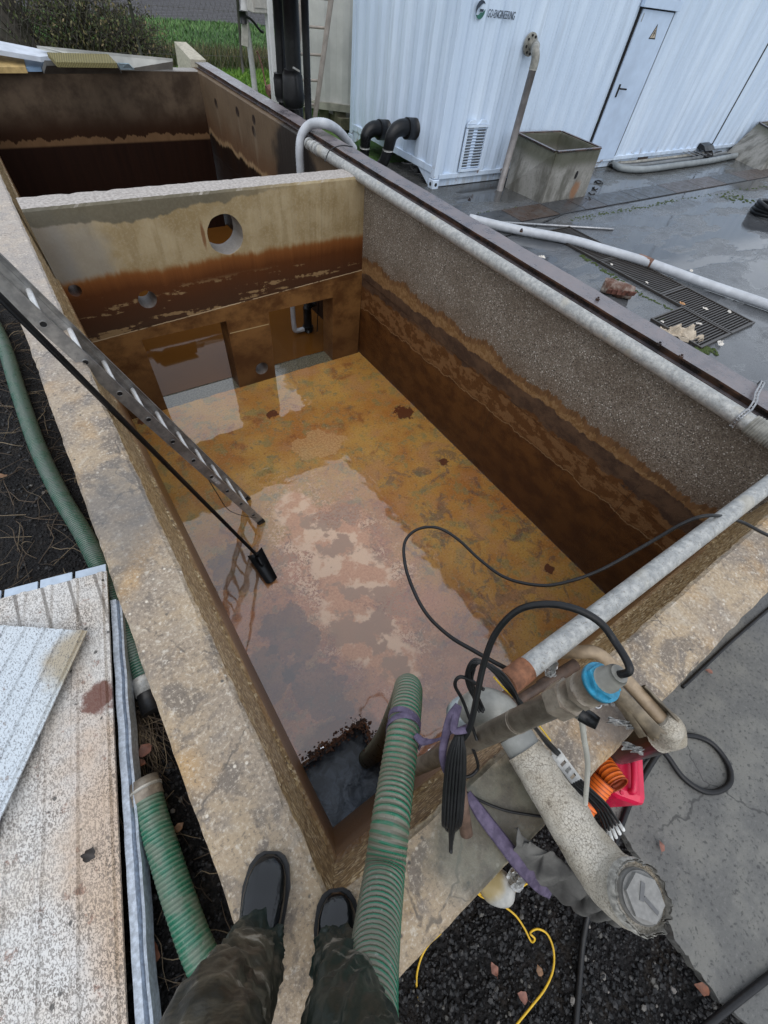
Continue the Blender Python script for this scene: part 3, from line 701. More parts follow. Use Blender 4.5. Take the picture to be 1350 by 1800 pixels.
tag(mb.build('perforated_strap',ALU,loc=(3.3,sy,.1)),'perforated metal strap tying the right pipe to the beam','strap')
cp=thing('scaffold_pipe','weathered galvanized pipe crossing above the near end of the tank','pipe',(1.9,0,.14))
hp=.14;a=Z(898,1196,hp);b=Z(1350,852,hp);dd=(b-a).normalized()
mb=MB();mb.tube([a,a+dd*.6,a+dd*1.3,b,V((3.46,b.y-.02,hp))],.0385,24,5);mb.build('tube',GALV,cp)
mb=MB();mb.tube([a-dd*.015,a+dd*.075],.0415,20);mb.build('rusty_collar',plain('rust_brown',(.21,.085,.04),.7,.4,40),cp)
# grey corrugated hose hooped over the beam at the far end of the pipe
mb=MB();pts=[D(532,300,6.3),XP(529,262,XR+.0)+V((-.02,0,0)),XP(531,236,XR+.03),XP(546,219,XR+.12),XP(570,217,3.35),XP(592,228,3.6),XP(610,247,3.85),XP(622,262,4.0)]
pts[0]=V((pts[1].x,pts[1].y,-.35))
pp,_=spline(pts,[1]*len(pts),14)
mb.tube(pp,[.052 if i%2 else .049 for i in range(len(pp))],16)
tag(mb.build('flexible_hose',PVCW,loc=pts[1]),'pale grey hose hooped over the beam beside the partition','hose')
mb=MB();pts=[Z(571,284,.03),Z(580,264,.10),Z(600,256,.11),Z(620,258,.1)]
mb.tube(pts,.006,6,8);tag(mb.build('tie_wire',BLK,loc=pts[0]),'thin black tie looped over the far end of the right pipe','cable tie')
# ================================================================== shipping container
YC,XC=5.97,5.24
mw=M('wet_white_paint');n=mw.noise(2,4,.6,mw.map(scale=(1,1,.25)));n2=mw.noise(60,4,.7,mw.map(scale=(1,1,.5)));n3=mw.noise(1,5,.65,mw.map(scale=(9,9,.8)))
p=mw.xyz()
c=mw.mix(mw.step(n,.35,.7),(.53,.635,.775),(.635,.735,.86));c=mw.mix(mw.mul(mw.step(n3,.52,.72),.5),c,(.40,.47,.56))
low=mw.mul(mw.step(mw.add(p[2],mw.mul(n2,.25)),.36,.1),mw.step(n3,.42,.6));c=mw.mix(mw.mul(low,.5),c,(.36,.36,.34))
wspk=mw.step(mw.noise(140,3,.6),.64,.7);c=mw.mix(mw.mul(wspk,.5),c,(.30,.36,.44))
rs=mw.mul(mw.step(mw.add(p[2],mw.mul(n2,.2)),.42,.22),mw.step(mw.noise(4.5,6,.7),.60,.66));c=mw.mix(mw.mul(rs,.8),c,(.22,.115,.06))
WHITE=mw.out(c,.34,mw.bump(mw.add(mw.noise(6,3),mw.mul(wspk,.4)),.12,.01))
DARK=plain('dark_gap',(.006,.006,.007),.8)
ct=thing('shipping_container','white corrugated shipping container with door, louvre and rooftop out of sight beside the tank','container',(8.9,7.2,ZG))
L,WID,z0,z1=16.0,2.44,-.45,1.86
def corr(t): # trapezoid 0..1
    t=t%1.0
    if t<.26:return 0
    if t<.5:return (t-.26)/.24
    if t<.76:return 1
    return 1-(t-.76)/.24
def corr_wall(mb,fn,L,pitch=.278,depth=.036,z0=z0,z1=z1):
    xs=[];x=0
    while x<L:
        for f in (0,.26,.5,.76):
            if x+f*pitch<L:xs.append(x+f*pitch)
        x+=pitch
    xs.append(L);b=len(mb.v)
    for x in xs:
        d=depth*corr(x/pitch)
        mb.v.append(fn(x,d,z0));mb.v.append(fn(x,d,z1))
    for i in range(len(xs)-1):mb.face((b+2*i,b+2*i+2,b+2*i+3,b+2*i+1))
mb=MB();dx0,dx1=8.87,9.74
corr_wall(mb,lambda x,d,z:V((XC+.09+x,YC+.012+d,z)),dx0-.03-XC-.09,.278)
corr_wall(mb,lambda x,d,z:V((dx1+.03+x,YC+.012+d,z)),XC+L-dx1-.03,.278)
corr_wall(mb,lambda x,d,z:V((XC+.012+d,YC+WID-.09-x,z)),WID-.18,.30,.03)
mb.v;b=len(mb.v)
for q in ((XC+.06,YC+.06,z1),(XC+L,YC+.06,z1),(XC+L,YC+WID-.06,z1),(XC+.06,YC+WID-.06,z1)):mb.v.append(V(q))
mb.face((b,b+1,b+2,b+3))
b=len(mb.v)
for q in ((XC+.08,YC+WID-.05,z0),(XC+L,YC+WID-.05,z0),(XC+L,YC+WID-.05,z1),(XC+.08,YC+WID-.05,z1)):mb.v.append(V(q))
mb.face((b,b+1,b+2,b+3));mb.build('corrugated_wall',WHITE,ct)
for (x,y) in ((XC+.045,YC+.045),(XC+.045,YC+WID-.045)):
    mb=MB();mb.box((x,y,.72),(.088,.088,2.44),bev=.006);mb.build('corner_post',WHITE,ct)
    mb=MB();mb.box((x+.01*0,y,-.565),(.178 if 0 else .12,.12,.115),bev=.008);cc=mb.build('corner_casting',WHITE,ct)
    for (dx,dy,sx,sy) in((-.0612,0,.004,.045),(0,-.0612 if y<YC+1 else .0612,.045,.004)):
        mb=MB();mb.prism((x+dx,y+dy,-.565),(1,0,0) if sy>sx else (0,1,0),.024,.004,16);h=mb.build('slot',DARK,cc)
def rail(c,s,name='rail'):
    mb=MB();mb.box(c,s,bev=.004);mb.build(name,WHITE,ct)
rail((XC+L/2,YC+.03,-.48),(L-.21,.05,.06));rail((XC+L/2+.0,YC+.06,-.56),(L-.25,.02,.105))
rail((XC+.035,YC+WID/2,-.405),(.06,WID-.19,.085));rail((XC+L/2,YC+.045,z1+.05),(L-.2,.08,.1))
rail((XC+.05,YC+WID/2,z1+.05),(.08,WID-.2,.1))
mb=MB();mb.box((XC+L/2+.2,YC+WID/2,-.52),(L-.5,WID-.3,.10));mb.build('underframe',DARK,ct)
for s in(0,1):
    y0=YC+.11 if s==0 else YC+WID-.11;sg=1 if s==0 else -1;mb=MB()
    mb.hull([(XC+.02,y0,-.60),(XC+.02,y0+sg*.05,-.60),(XC+.02,y0+sg*.34,-.448),(XC+.02,y0,-.448)],[(XC+.03,y0,-.60),(XC+.03,y0+sg*.05,-.60),(XC+.03,y0+sg*.34,-.448),(XC+.03,y0,-.448)])
    mb.build('gusset',WHITE,ct)
mb=MB();mb.box((10.85,YC+.044,-.553),(.34,.02,.085));mb.build('fork_pocket',plain('rust_dark',(.05,.028,.02),.7),ct)
# door
DOORM=plain('door_white',(.50,.61,.77),.36,.05,8)
mb=MB();mb.box(((dx0+dx1)/2,YC+.03,.46),(dx1-dx0+.06,.02,1.92));mb.build('door_frame',DARK,ct)
mb=MB();mb.box(((dx0+dx1)/2,YC+.014,.443),(dx1-dx0-.02,.03,1.84),bev=.003);dr=mb.build('door',DOORM,ct)
mb=MB();mb.box(((dx0+dx1)/2,YC-.0,1.435),(dx1-dx0+.12,.07,.11),bev=.004);mb.build('door_header',DOORM,ct)
mb=MB();mb.box(((dx0+dx1)/2,YC+.005,1.66),(dx1-dx0+.06,.05,.33),bev=.004);mb.build('door_transom',DOORM,ct)
mb=MB();hx=9.02;mb.box((hx,YC-.006,.47),(.04,.012,.16),bev=.003);mb.tube([(hx,YC-.012,.50),(hx,YC-.055,.50),(hx+.035,YC-.06,.50),(hx+.14,YC-.06,.495)],.011,8);mb.build('handle',BLKP,dr)
mb=MB();tx,tz=9.395,1.07
for (sc,yy) in ((1,0),):
    mb.hull([(tx-.092,YC-.0035,tz),(tx+.092,YC-.0035,tz),(tx,YC-.0035,tz+.165)],[(tx-.092,YC-.001,tz),(tx+.092,YC-.001,tz),(tx,YC-.001,tz+.165)])
sg=mb.build('warning_sign',plain('sign_black',(.02,.02,.02),.5),dr)
mb=MB();mb.hull([(tx-.064,YC-.0055,tz+.014),(tx+.064,YC-.0055,tz+.014),(tx,YC-.0055,tz+.128)],[(tx-.064,YC-.003,tz+.014),(tx+.064,YC-.003,tz+.014),(tx,YC-.003,tz+.128)]);mb.build('sign_face',plain('sign_cream',(.52,.44,.34),.5),sg)
mb=MB();bolt=[(0,.10),(-.022,.055),(-.004,.058),(-.014,.022),(.02,.066),(.003,.064),(.012,.10)]
mb.hull([(tx+a,YC-.008,tz+b_) for a,b_ in bolt],[(tx+a,YC-.005,tz+b_) for a,b_ in bolt]);mb.build('lightning_mark',sg.data.materials[0],sg)
mb=MB();mb.box((8.93,YC-.002,1.28),(.018,.004,.09));mb.build('maker_plate',plain('plate_grey',(.25,.26,.27),.5),dr)
# joint line further along the wall
mb=MB();mb.box((13.42,YC+.008,.7),(.035,.012,2.32));mb.build('joint',DARK,ct)
# louvre
vx0,vx1,vz0,vz1=5.73,6.135,-.42,.09
mb=MB();
mb.box(((vx0+vx1)/2,YC-.004,vz0-.0),(vx1-vx0+.03,.03,.03));mb.box(((vx0+vx1)/2,YC-.004,vz1+.01),(vx1-vx0+.03,.03,.03))
for x in(vx0,vx1):mb.box((x,YC-.0035,(vz0+vz1)/2),(.03,.029,vz1-vz0-.03))
lv=mb.build('louvre',WHITE,ct)
mb=MB();mb.box(((vx0+vx1)/2,YC+.02,(vz0+vz1)/2),(vx1-vx0,.01,vz1-vz0));mb.build('louvre_back',plain('louvre_shadow',(.08,.085,.09),.7),lv)
mb=MB()
for k in range(14):
    z=vz0+.03+k*(vz1-vz0-.04)/13.5;mb.box(((vx0+vx1)/2,YC+.002,z),(vx1-vx0-.04,.030,.005),rot=rotm(x=-42))
mb.build('slats',WHITE,lv)
mb=MB()
for k in(0,1):
    cx=vx0+.09+k*.21;mb.hull([(cx-.09,YC-.006,vz1+.03),(cx+.09,YC-.006,vz1+.03),(cx+.04,YC-.006,vz1+.075),(cx-.04,YC-.006,vz1+.075)],[(cx-.09,YC+.02,vz1+.03),(cx+.09,YC+.02,vz1+.03),(cx+.04,YC+.02,vz1+.075),(cx-.04,YC+.02,vz1+.075)])
mb.build('rain_hood',WHITE,lv)
# sign writing on the wall
def text(body,size,loc,mat,name,parent,shear=0,sx=1):
    cu=bpy.data.curves.new('t','FONT');cu.body=body;cu.size=size;cu.extrude=.0015;cu.shear=shear
    o=bpy.data.objects.new('t',cu);COL.objects.link(o);dg=bpy.context.evaluated_depsgraph_get()
    me=bpy.data.meshes.new_from_object(o.evaluated_get(dg));bpy.data.objects.remove(o)
    R=Matrix(((1,0,0),(0,0,-1),(0,1,0)))
    for v in me.vertices:v.co=R@V((v.co.x*sx,v.co.y,v.co.z))+V(loc)-ORG[parent.name]
    me.materials.clear();me.materials.append(mat);r=bpy.data.objects.new(name,me);COL.objects.link(r);r.parent=parent;ORG[r.name]=ORG[parent.name];return r
NAVY=plain('navy_lettering',(.025,.04,.065),.5,.1)
text('GO-ENGINEERING',.098,(5.70,YC+.0085,1.135),NAVY,'lettering',ct,.12,.60)
gx,gz=5.575,1.19
def arc(mb,cx,cz,r0,r1,a0,a1,n=24,y=YC+.009):
    P=[(cx+r1*math.cos(a0+(a1-a0)*k/n),cz+r1*math.sin(a0+(a1-a0)*k/n)) for k in range(n+1)]
    Q=[(cx+r0(k/n)*math.cos(a0+(a1-a0)*k/n),cz+r0(k/n)*math.sin(a0+(a1-a0)*k/n)) for k in range(n+1)]
    for k in range(n):
        q=[P[k],P[k+1],Q[k+1],Q[k]];mb.hull([(a,y+.003,b_) for a,b_ in q],[(a,y,b_) for a,b_ in q])
mb=MB();arc(mb,gx,gz,lambda t:.075-.045*math.sin(math.pi*min(1,t*1.1)),.078,rad(40),rad(230));mb.box((gx+.02,YC+.010,gz-.005),(.06,.003,.022));em=mb.build('emblem',NAVY,ct)
mb=MB();arc(mb,gx,gz,lambda t:.075-.05*math.sin(math.pi*t),.078,rad(215),rad(365));mb.build('emblem_lower_half',plain('emblem_green',(.03,.13,.10),.5),em)
# down pipe with flange
dp=thing('downpipe','grey vertical pipe dropping from a bolted flange on the white container','pipe',(6.35,5.61,ZG))
fl=YP(932,78,5.95);ft=V((6.36,5.62,ZG))
topx=YP(942,98,5.66)
mb=MB();mb.tube([fl+V((0,.02,0)),fl+V((0,-.10,0)),V((topx.x,5.70,fl.z-.02)),V((topx.x,5.655,fl.z-.09)),V((topx.x,5.65,fl.z-.2))],.054,18,8);mb.build('elbow',PVC,dp)
mb=MB();mb.tube([(topx.x,5.65,fl.z-.18),(ft.x,ft.y,ZG-.01)],.050,18);mb.build('riser',plain('grey_brown_pipe',(.20,.185,.18),.45,.25,8),dp)
mb=MB();mb.tube([fl+V((0,.012,0)),fl+V((0,-.016,0))],.115,28);f_=mb.build('flange',PVC,dp)
for k in range(8):
    a=k*math.pi/4+.2;mb=MB();q=fl+V((.088*math.cos(a),-.016,.088*math.sin(a)));mb.prism(q+V((0,-.006,0)),(0,1,0),.014,.014,6);mb.build('bolt',DARK,f_)
# black duct elbows on the end wall
for (mx,my_,lbl,pts_) in ((7.29,-.22,'black duct elbow on the container end, the farther and lower of two',[(XC-.02,7.29,-.22),(4.98,7.29,-.20),(4.86,7.29,-.27),(4.84,7.29,-.42),(4.80,7.30,-.55),(4.5,7.4,-.60)]),
    (6.58,-.04,'black duct elbow on the container end, nearer the corner and taller',[(XC-.02,6.58,-.05),(4.98,6.58,-.03),(4.84,6.58,-.10),(4.80,6.60,-.28),(4.74,6.64,-.46),(4.66,6.8,-.54),(4.5,7.35,-.56)])):
    t=thing('air_duct',lbl,'duct',(4.84,mx,ZG),'black duct elbows on the container end')
    mb=MB();mb.tube(pts_,[.108,.10,.088,.078,.076,.076,.076][:len(pts_)],22,6);mb.build('duct',BLKP,t)
    mb=MB();mb.tube([(XC+.012,pts_[0][1],pts_[0][2]),(XC-.16,pts_[0][1],pts_[0][2]+.01)],.125,26);mb.build('mouth',BLK,t)
    mb=MB();a=V(pts_[3]);mb.tube([a+V((0,0,.01)),a+V((0,0,-.012))],.082,22);mb.build('clip',GALV,t)
# ================================================================== concrete catch boxes
mcb=M('mossy_box_concrete');n=mcb.noise(3,6,.65,mcb.map(scale=(1.5,1.5,.6)));n2=mcb.noise(40,5,.7);p=mcb.xyz()
c=mcb.mix(mcb.step(n,.35,.62),(.115,.11,.092),(.29,.28,.255));c=mcb.mix(mcb.mul(mcb.step(n2,.5,.7),.5),c,(.09,.09,.07))
c=mcb.mix(mcb.mul(mcb.step(mcb.add(p[2],mcb.mul(n,.25)),.52,.66),.8),c,(.06,.062,.035))
k=mcb.blob((.22,-.34,.12),(.09,.2,.12),.5,9,.4);c=mcb.mix(mcb.mul(k,.8),c,(.26,.12,.05))
CBOX=mcb.out(c,.75,mcb.bump(n2,.6,.01))
def catchbox(name,label,bot,top,wall,loc,group):
    t=thing(name,label,'concrete box',loc,group)
    mb=MB();cb=sum((V(b) for b in bot),V())/4;ctp=sum((V(b) for b in top),V())/4
    sh=[ (V(a)-ctp) for a in top]
    inn=[ctp+s*(1-wall/(s.length*.7)) for s in sh];low=[q+V((0,0,-.42)) for q in inn]
    b=len(mb.v);mb.v+=[V(q) for q in bot]+[V(q) for q in top]+inn+low
    for i in range(4):
        j=(i+1)%4
        mb.face((b+i,b+j,b+4+j,b+4+i));mb.face((b+4+i,b+4+j,b+8+j,b+8+i));mb.face((b+8+i,b+8+j,b+12+j,b+12+i))
    mb.face((b+12,b+13,b+14,b+15));o=mb.build('box',CBOX,t)
    bm=bmesh.new();bm.from_mesh(o.data);bmesh.ops.bevel(bm,geom=[e for e in bm.edges if e.calc_length()>.3],offset=.012,segments=2,affect='EDGES')
    bmesh.ops.recalc_face_normals(bm,faces=bm.faces);bm.to_mesh(o.data);bm.free()
    mb=MB()
    for i in range(4):
        j=(i+1)%4;a=V(top[i])*.93+inn[i]*.07;c_=V(top[j])*.93+inn[j]*.07;dv=(c_-a)
        mb.box((a+c_)/2+V((0,0,.006)),(dv.length-.05,.045,.016),rot=frame(V((0,0,1)),(0,1,0)) if 0 else Matrix.Rotation(math.atan2(dv.y,dv.x),3,'Z'))
    mb.build('iron_rim',RST,t)
    return t
near=Z(951,358,ZG);left=Z(887,329,ZG);right=Z(1028,346,ZG);back=left+right-near
zt=YP(978,268,near.y-.02).z
tn=Z(978,268,zt);tl=Z(909,234,zt);tr=Z(1058,261,zt);tb=Z(987,231,zt)
cb1=catchbox('catch_box','open concrete box with rusty iron rim standing beside the grey downpipe','',[],0,(0,0,0),'') if 0 else catchbox('catch_box','open concrete box with rusty iron rim standing beside the grey downpipe',[near,right,back,left],[tn,tr,tb,tl],.07,(near.x+.5,near.y+.35,ZG),'concrete catch boxes along the container')
hq=near.lerp(right,.52)+V((0,0,.33));hd=((right-near).normalized()).cross(V((0,0,1)))
mb=MB();q1=near.lerp(right,.60).lerp(tn.lerp(tr,.60),.52);mb.prism(q1+hd*.004,hd,.05,.012,18);o=mb.build('drain_hole',DARK,cb1);
for v in o.data.vertices: v.co.x=(v.co.x-(q1-ORG[cb1.name]).x)*.5+(q1-ORG[cb1.name]).x
n2_=Z(1335,301,ZG);l2=Z(1274,271,ZG);ax_=V((1,0.02,0)).normalized()
r2=n2_+ax_*1.7;b2=l2+ax_*1.7
zt2=YP(1310,217,l2.y).z
catchbox('catch_box','concrete box with sloping mossy side at the right edge of the yard',[n2_,r2,b2,l2],[n2_+V((.45,.12,zt2-ZG)),r2+V((0,.1,zt2-ZG)),b2+V((0,0,zt2-ZG)),l2+V((.75,-.02,zt2-ZG))],.09,(n2_.x+.8,n2_.y+.3,ZG),'concrete catch boxes along the container')
# ================================================================== drains
mpt=M('drain_plate_steel');oi=mpt.t.nodes.new('ShaderNodeObjectInfo').outputs['Random'];n=mpt.noise(8,5,.6)
c=mpt.mix(mpt.step(oi,.3,.7),(.032,.036,.042),(.055,.036,.028));c=mpt.mix(mpt.mul(mpt.step(n,.45,.65),.5),c,(.07,.07,.068))
ck=mpt.wave(26,mpt.map(rot=(0,0,45)));PLATE=mpt.out(c,mpt.ramp(n,[(.35,.22),(.65,.5)]),mpt.bump(ck,.15,.004))
x=5.22;i=0
plw=[.5,.85,.62,.55,.9,.3,.86,.95,.9,.85,.95,1.1,1.0,1.2]
words=['beside the beam','of chequered grey steel','wedged in front of the concrete box','of brown steel past the box','of dark grey steel','narrow strip','of reddish brown steel','of slate grey steel','of smooth grey steel','wide slate grey','dull grey','before the far box','in front of the far box','last in the row']
for wd,wo in zip(plw,words):
    mb=MB();mb.box((x+wd/2,4.72+(.0 if i else .0),-.609),(wd-.014,.42,.012),bev=.002)
    o=mb.build('drain_cover',PLATE,loc=(x+wd/2,4.72,-.615));tag(o,'flat drain cover plate %s'%wo if i!=5 else 'narrow strip drain cover plate between two wider ones','drain cover','drain cover plates along the container');x+=wd;i+=1
mgb=M('grate_bars');n=mgb.noise(10,4);GRATE=mgb.out(mgb.mix(n,(.020,.018,.016),(.055,.047,.041)),.42)
def grate(x0,x1,y0,y1,label):
    t=thing('drain_grate',label,'drain grate',((x0+x1)/2,(y0+y1)/2,ZG),'steel drain grates in the yard')
    mb=MB();
    for (c_,s) in (((x0+.012,(y0+y1)/2),(.02,y1-y0)),((x1-.012,(y0+y1)/2),(.02,y1-y0)),(((x0+x1)/2,y0+.012),(x1-x0-.044,.02)),(((x0+x1)/2,y1-.012),(x1-x0-.044,.02))):
        mb.box((*c_,-.602),(*s,.024))
    mb.build('frame',GRATE,t)
    mb=MB();y=y0+.03
    while y<y1-.028:
        mb.box(((x0+x1)/2,y,-.606),(x1-x0-.045,.012,.018));y+=.034
    mb.box(((x0+x1)/2,(y0+y1)/2,-.6135),(.012,y1-y0-.045,.006));mb.build('bars',GRATE,t)
    mb=MB();mb.v+=[V((x0+.022,y0+.022,-.6165)),V((x1-.022,y0+.022,-.6165)),V((x1-.022,y1-.022,-.6165)),V((x0+.022,y1-.022,-.6165))];mb.face((0,1,2,3));mb.build('pit',DARK,t)  # flat black sheet in place of the shaded trench below the bars
grate(5.76,6.30,1.30,2.20,'long-barred drain grate nearest the big puddle, with white scraps on it')
grate(5.76,6.30,2.21,3.12,'drain grate beside the weathered log, under the rusty joint of the grey pipe')
grate(5.76,6.30,3.13,4.10,'drain grate crossed by the long grey plastic pipe')
grate(5.12,5.745,1.30,1.92,'square side drain grate half covered by the crumpled cream bag')
# ================================================================== things lying in the yard
gp=thing('plastic_pipe','long pale grey plastic pipe lying across the wet yard','pipe',(6,3.2,ZG))
pts=[Z(825,384,-.56),Z(900,402,-.56),Z(1000,421,-.56),Z(1060,438,-.56),Z(1128,458,-.56),Z(1165,471,-.56),Z(1250,502,-.56),Z(1352,537,-.56),Z(1420,562,-.56)]
mb=MB();mb.tube(pts,.054,20,5);mb.build('tube',PVCW,gp)
mb=MB();a=Z(1120,454,-.56);b=Z(1146,464,-.56);mb.tube([a,(a+b)/2+V((0,0,.001)),b],[.0555,.058,.0555],20);mb.build('rusty_sleeve',plain('rust_sleeve',(.20,.10,.065),.7,.5,30),gp)
mb=MB();mb.tube([Z(838,388,-.605),Z(1078,403,-.605)],.016,8);tag(mb.build('metal_rod',ALU,loc=Z(950,395,ZG)),'thin grey metal rod lying beside the pale plastic pipe','rod')
# log
ml=M('weathered_log');n=ml.noise(4,6,.7,ml.map(scale=(1,1,1)));wv=ml.wave(9,ml.map(rot=(0,0,30),scale=(.2,1,1)),4,2);
LOG=ml.out(ml.mix(ml.step(n,.4,.6),(.10,.045,.028),(.33,.29,.25)),.7,ml.bump(wv,.6,.01))
lg=thing('log','short weathered log with peeling bark lying between beam and grate','log',Z(1087,512,ZG))
a=Z(1060,500,-.54);b=Z(1112,516,-.55);mb=MB();ax=(b-a)
pts=[a+ax*t for t in (0,.02,.2,.4,.6,.8,.98,1)];mb.tube(pts,[.066,.077,.08,.078,.08,.074,.068,.05],18)
for v in mb.v:v+=V((noise.noise(v*14),noise.noise(v*14+V((3,1,2))),noise.noise(v*14+V((7,7,7)))))*.014
mb.build('wood',LOG,lg)
mb=MB()
for k in range(5):
    q=a.lerp(b,.15+.16*k)+V((-.03,-.085,-.02+.01*k));mb.box(q,(.09,.012,.05),rot=rotm(z=-32+random.uniform(-9,9),x=random.uniform(-20,20)))
mb.build('bark',plain('bark',(.12,.045,.03),.8,.5,30),lg)
# crumpled bag and scraps
def crumple(c,rx,ry,rz,mat,name,label,cat,rot=0,seed=0,loc=None,n=14,group=None):
    mb=MB();c=V(c)
    def f(u,v):
        a=u*2*math.pi;r=v
        q=V((math.cos(a)*r,math.sin(a)*r,0));nn=noise.noise(q*2.2+V((seed,0,0)));n2=noise.noise(q*5+V((0,seed,3)))
        rr=r*(1+.35*noise.noise(V((math.cos(a)*1.3,math.sin(a)*1.3,seed))))
        x=math.cos(a)*rr*rx;y=math.sin(a)*rr*ry
        return c+Matrix.Rotation(rad(rot),3,'Z')@V((x,y,max(.003,rz*(.55-.45*r+.9*nn+.5*n2))))
    mb.grid(f,n*2,n,False)
    return tag(mb.build(name,mat,loc=loc or c),label,cat,group)
CREAMB=plain('cream_plastic',(.50,.42,.32),.5,.25,12)
bgc=Z(1195,594,ZG);crumple(bgc+V((.05,.03,0)),.24,.11,.12,CREAMB,'plastic_bag','crumpled cream plastic bag on the side grate beside the beam','bag',-52,3)
WH=plain('white_scrap',(.62,.58,.52),.6,.15,20)
for k,(px,py,s,lab) in enumerate(((952,452,.05,'white paper scrap on wet concrete beside the beam'),(1266,604,.06,'upright white scrap at the grate corner beside the puddle'),(1199,534,.04,'orange-white scrap in the middle of the drain grate'),(1240,543,.035,'flat white scrap on the grate near its far side'),(1228,569,.035,'pair of pale chips where the two grates meet'),(1282,548,.04,'pale chip on the grate frame near the puddle'),(1164,566,.03,'curled pale chip at the corner of the side grate'),(1075,465,.03,'tiny white chip on the grate under the grey pipe'),(1137,497,.03,'small pale chip on the grate beside the log'),(1215,476,.04,'pale crumb pair on the concrete beyond the grey pipe'))):
    q=Z(px,py,ZG+.02);crumple(q,s,s*.55,s*.5,WH if k!=2 else plain('orange_scrap',(.5,.27,.12),.6),'paper_scrap',lab,'scrap',random.uniform(0,180),k*3.1,n=5)
MOSS=M('moss');n=MOSS.noise(60,5,.7);MOSS=MOSS.out(MOSS.mix(n,(.015,.03,.006),(.09,.13,.025)),.95,MOSS.bump(n,1,.02))
mb=MB()
def mossline(a,b,n,sp,r0=.006,r1=.018,z=ZG):
    for _ in range(n):
        t=random.random();q=a.lerp(b,t)+V((random.gauss(0,sp),random.gauss(0,sp),0));r=random.uniform(r0,r1)
        vv=random.choice(variants);o=len(mb.v)
        for v in vv:mb.v.append(V((q.x+v.x*r,q.y+v.y*r,q.z+v.z*r*.5)))
        for f in IF:mb.face([o+i for i in f],None,True)
mossline(Z(1000,388,ZG),Z(1190,352,ZG),170,.03);mossline(Z(1190,352,ZG),Z(1345,328,ZG),70,.03);mossline(Z(840,375,ZG),Z(950,361,ZG),40,.02)
mossline(Z(1020,448,ZG),Z(1130,520,ZG),150,.022);mossline(Z(1028,456,ZG),Z(1036,458,ZG),9,.012,.015,.026);mossline(Z(1130,520,ZG),Z(1195,552,ZG),50,.012);mossline(Z(1150,565,ZG),Z(1172,560,ZG),50,.02);mossline(Z(1225,618,ZG),Z(1248,615,ZG),70,.03,.015,.035)
mossline(Z(1310,348,ZG),Z(1280,350,ZG),60,.10,.01,.03)
tag(mb.build('moss',MOSS),kind='stuff')
# conduit bundle along the container foot
cd_=thing('conduit_bundle','grey conduits bent along the foot of the white container past its door','conduit',Z(1160,292,ZG))
def run(off,r,mat,nm,h):
    pts=[Z(1040,271,ZG)+V((-.1,.25+off,h)),Z(1062,286,ZG)+V((0,off*.9,h)),Z(1085,300,ZG)+V((0,off,h)),Z(1110,304,ZG)+V((0,off,h)),Z(1140,303,ZG)+V((0,off,h)),Z(1190,296,ZG)+V((0,off,h)),Z(1240,289,ZG)+V((0,off,h)),Z(1290,279,ZG)+V((0,off,h))]
    mb=MB();mb.tube(pts,r,10,5);mb.build(nm,mat,cd_)
run(0,.055,plain('conduit_grey',(.21,.23,.235),.5,.2,8),'conduit',.055);run(.14,.035,BLKP,'conduit',.035);run(.25,.04,plain('conduit_mid',(.14,.15,.155),.5,.2,8),'conduit',.04);run(.36,.028,BLKP,'conduit',.03);run(.46,.035,PVC,'conduit',.035)
mb=MB()
for k in range(5):
    x=12.3+k*.22;y=Z(1255,283,ZG).y;mb.box((x,y+.28,ZG+.12),(.03,.5,.012))
mb.build('tray_rungs',ALU,cd_)
cb=thing('cable_drop','bunch of black cables dropping from a hood on the container foot','cables',Z(1240,285,ZG))
hx_=YP(1236,258,YC-.02);mb=MB()
mb.hull([(hx_.x-.22,YC-.22,hx_.z-.02),(hx_.x+.2,YC-.22,hx_.z-.02),(hx_.x+.2,YC+.0,hx_.z-.02),(hx_.x-.22,YC+.0,hx_.z-.02)],[(hx_.x-.2,YC-.12,hx_.z+.05),(hx_.x+.2,YC-.12,hx_.z+.05),(hx_.x+.2,YC+.0,hx_.z+.07),(hx_.x-.2,YC+.0,hx_.z+.07)]);mb.build('hood',BLKP,cb)
mb=MB()
for k in range(9):
    x=hx_.x-.14+k*.035;mb.tube([(x,YC-.08,hx_.z),(x+.02*math.sin(k),YC-.2,hx_.z-.06),(x-.02,YC-.26-.01*k,hx_.z-.2),(x-.12-.03*k,YC-.32,ZG+.10)],.013,6,5)
mb.build('cables',BLK,cb)
# coil of black tubing at the right edge
mb=MB();c0=Z(1352,380,ZG)
for k in range(4):
    pts=[c0+V((.32*math.cos(a)*(1+.04*k),.30*math.sin(a)*(1-.03*k),.05+.035*k+.02*math.sin(a*2+k))) for a in [i*math.pi/6 for i in range(12)]]
    mb.tube(pts,.034,8,3,False,closed=True)
tag(mb.build('tubing_coil',BLKP,loc=c0),'coil of fat black tubing on wet concrete at the right edge','tubing')
mb=MB()
for k,(px,py) in enumerate(((1053,320),(1047,331),(1040,340),(1033,349))):
    q=Z(px,py,ZG+.015);r=.07 if k==0 else .05
    mb.tube([q+V((r*math.cos(a),r*math.sin(a),.01*math.sin(a*3))) for a in [i*.9+k for i in range(5 if k else 7)]],.011,6,4,False)
mb.tube([Z(1033,352,ZG+.01),Z(1020,362,ZG+.01),Z(980,380,ZG+.01),Z(920,405,ZG+.01),Z(885,416,ZG+.012)],.010,6,6)
tag(mb.build('loose_wire',BLK,loc=Z(1045,330,ZG)),'loose black wire curling from the concrete box across the drain plates','wire')
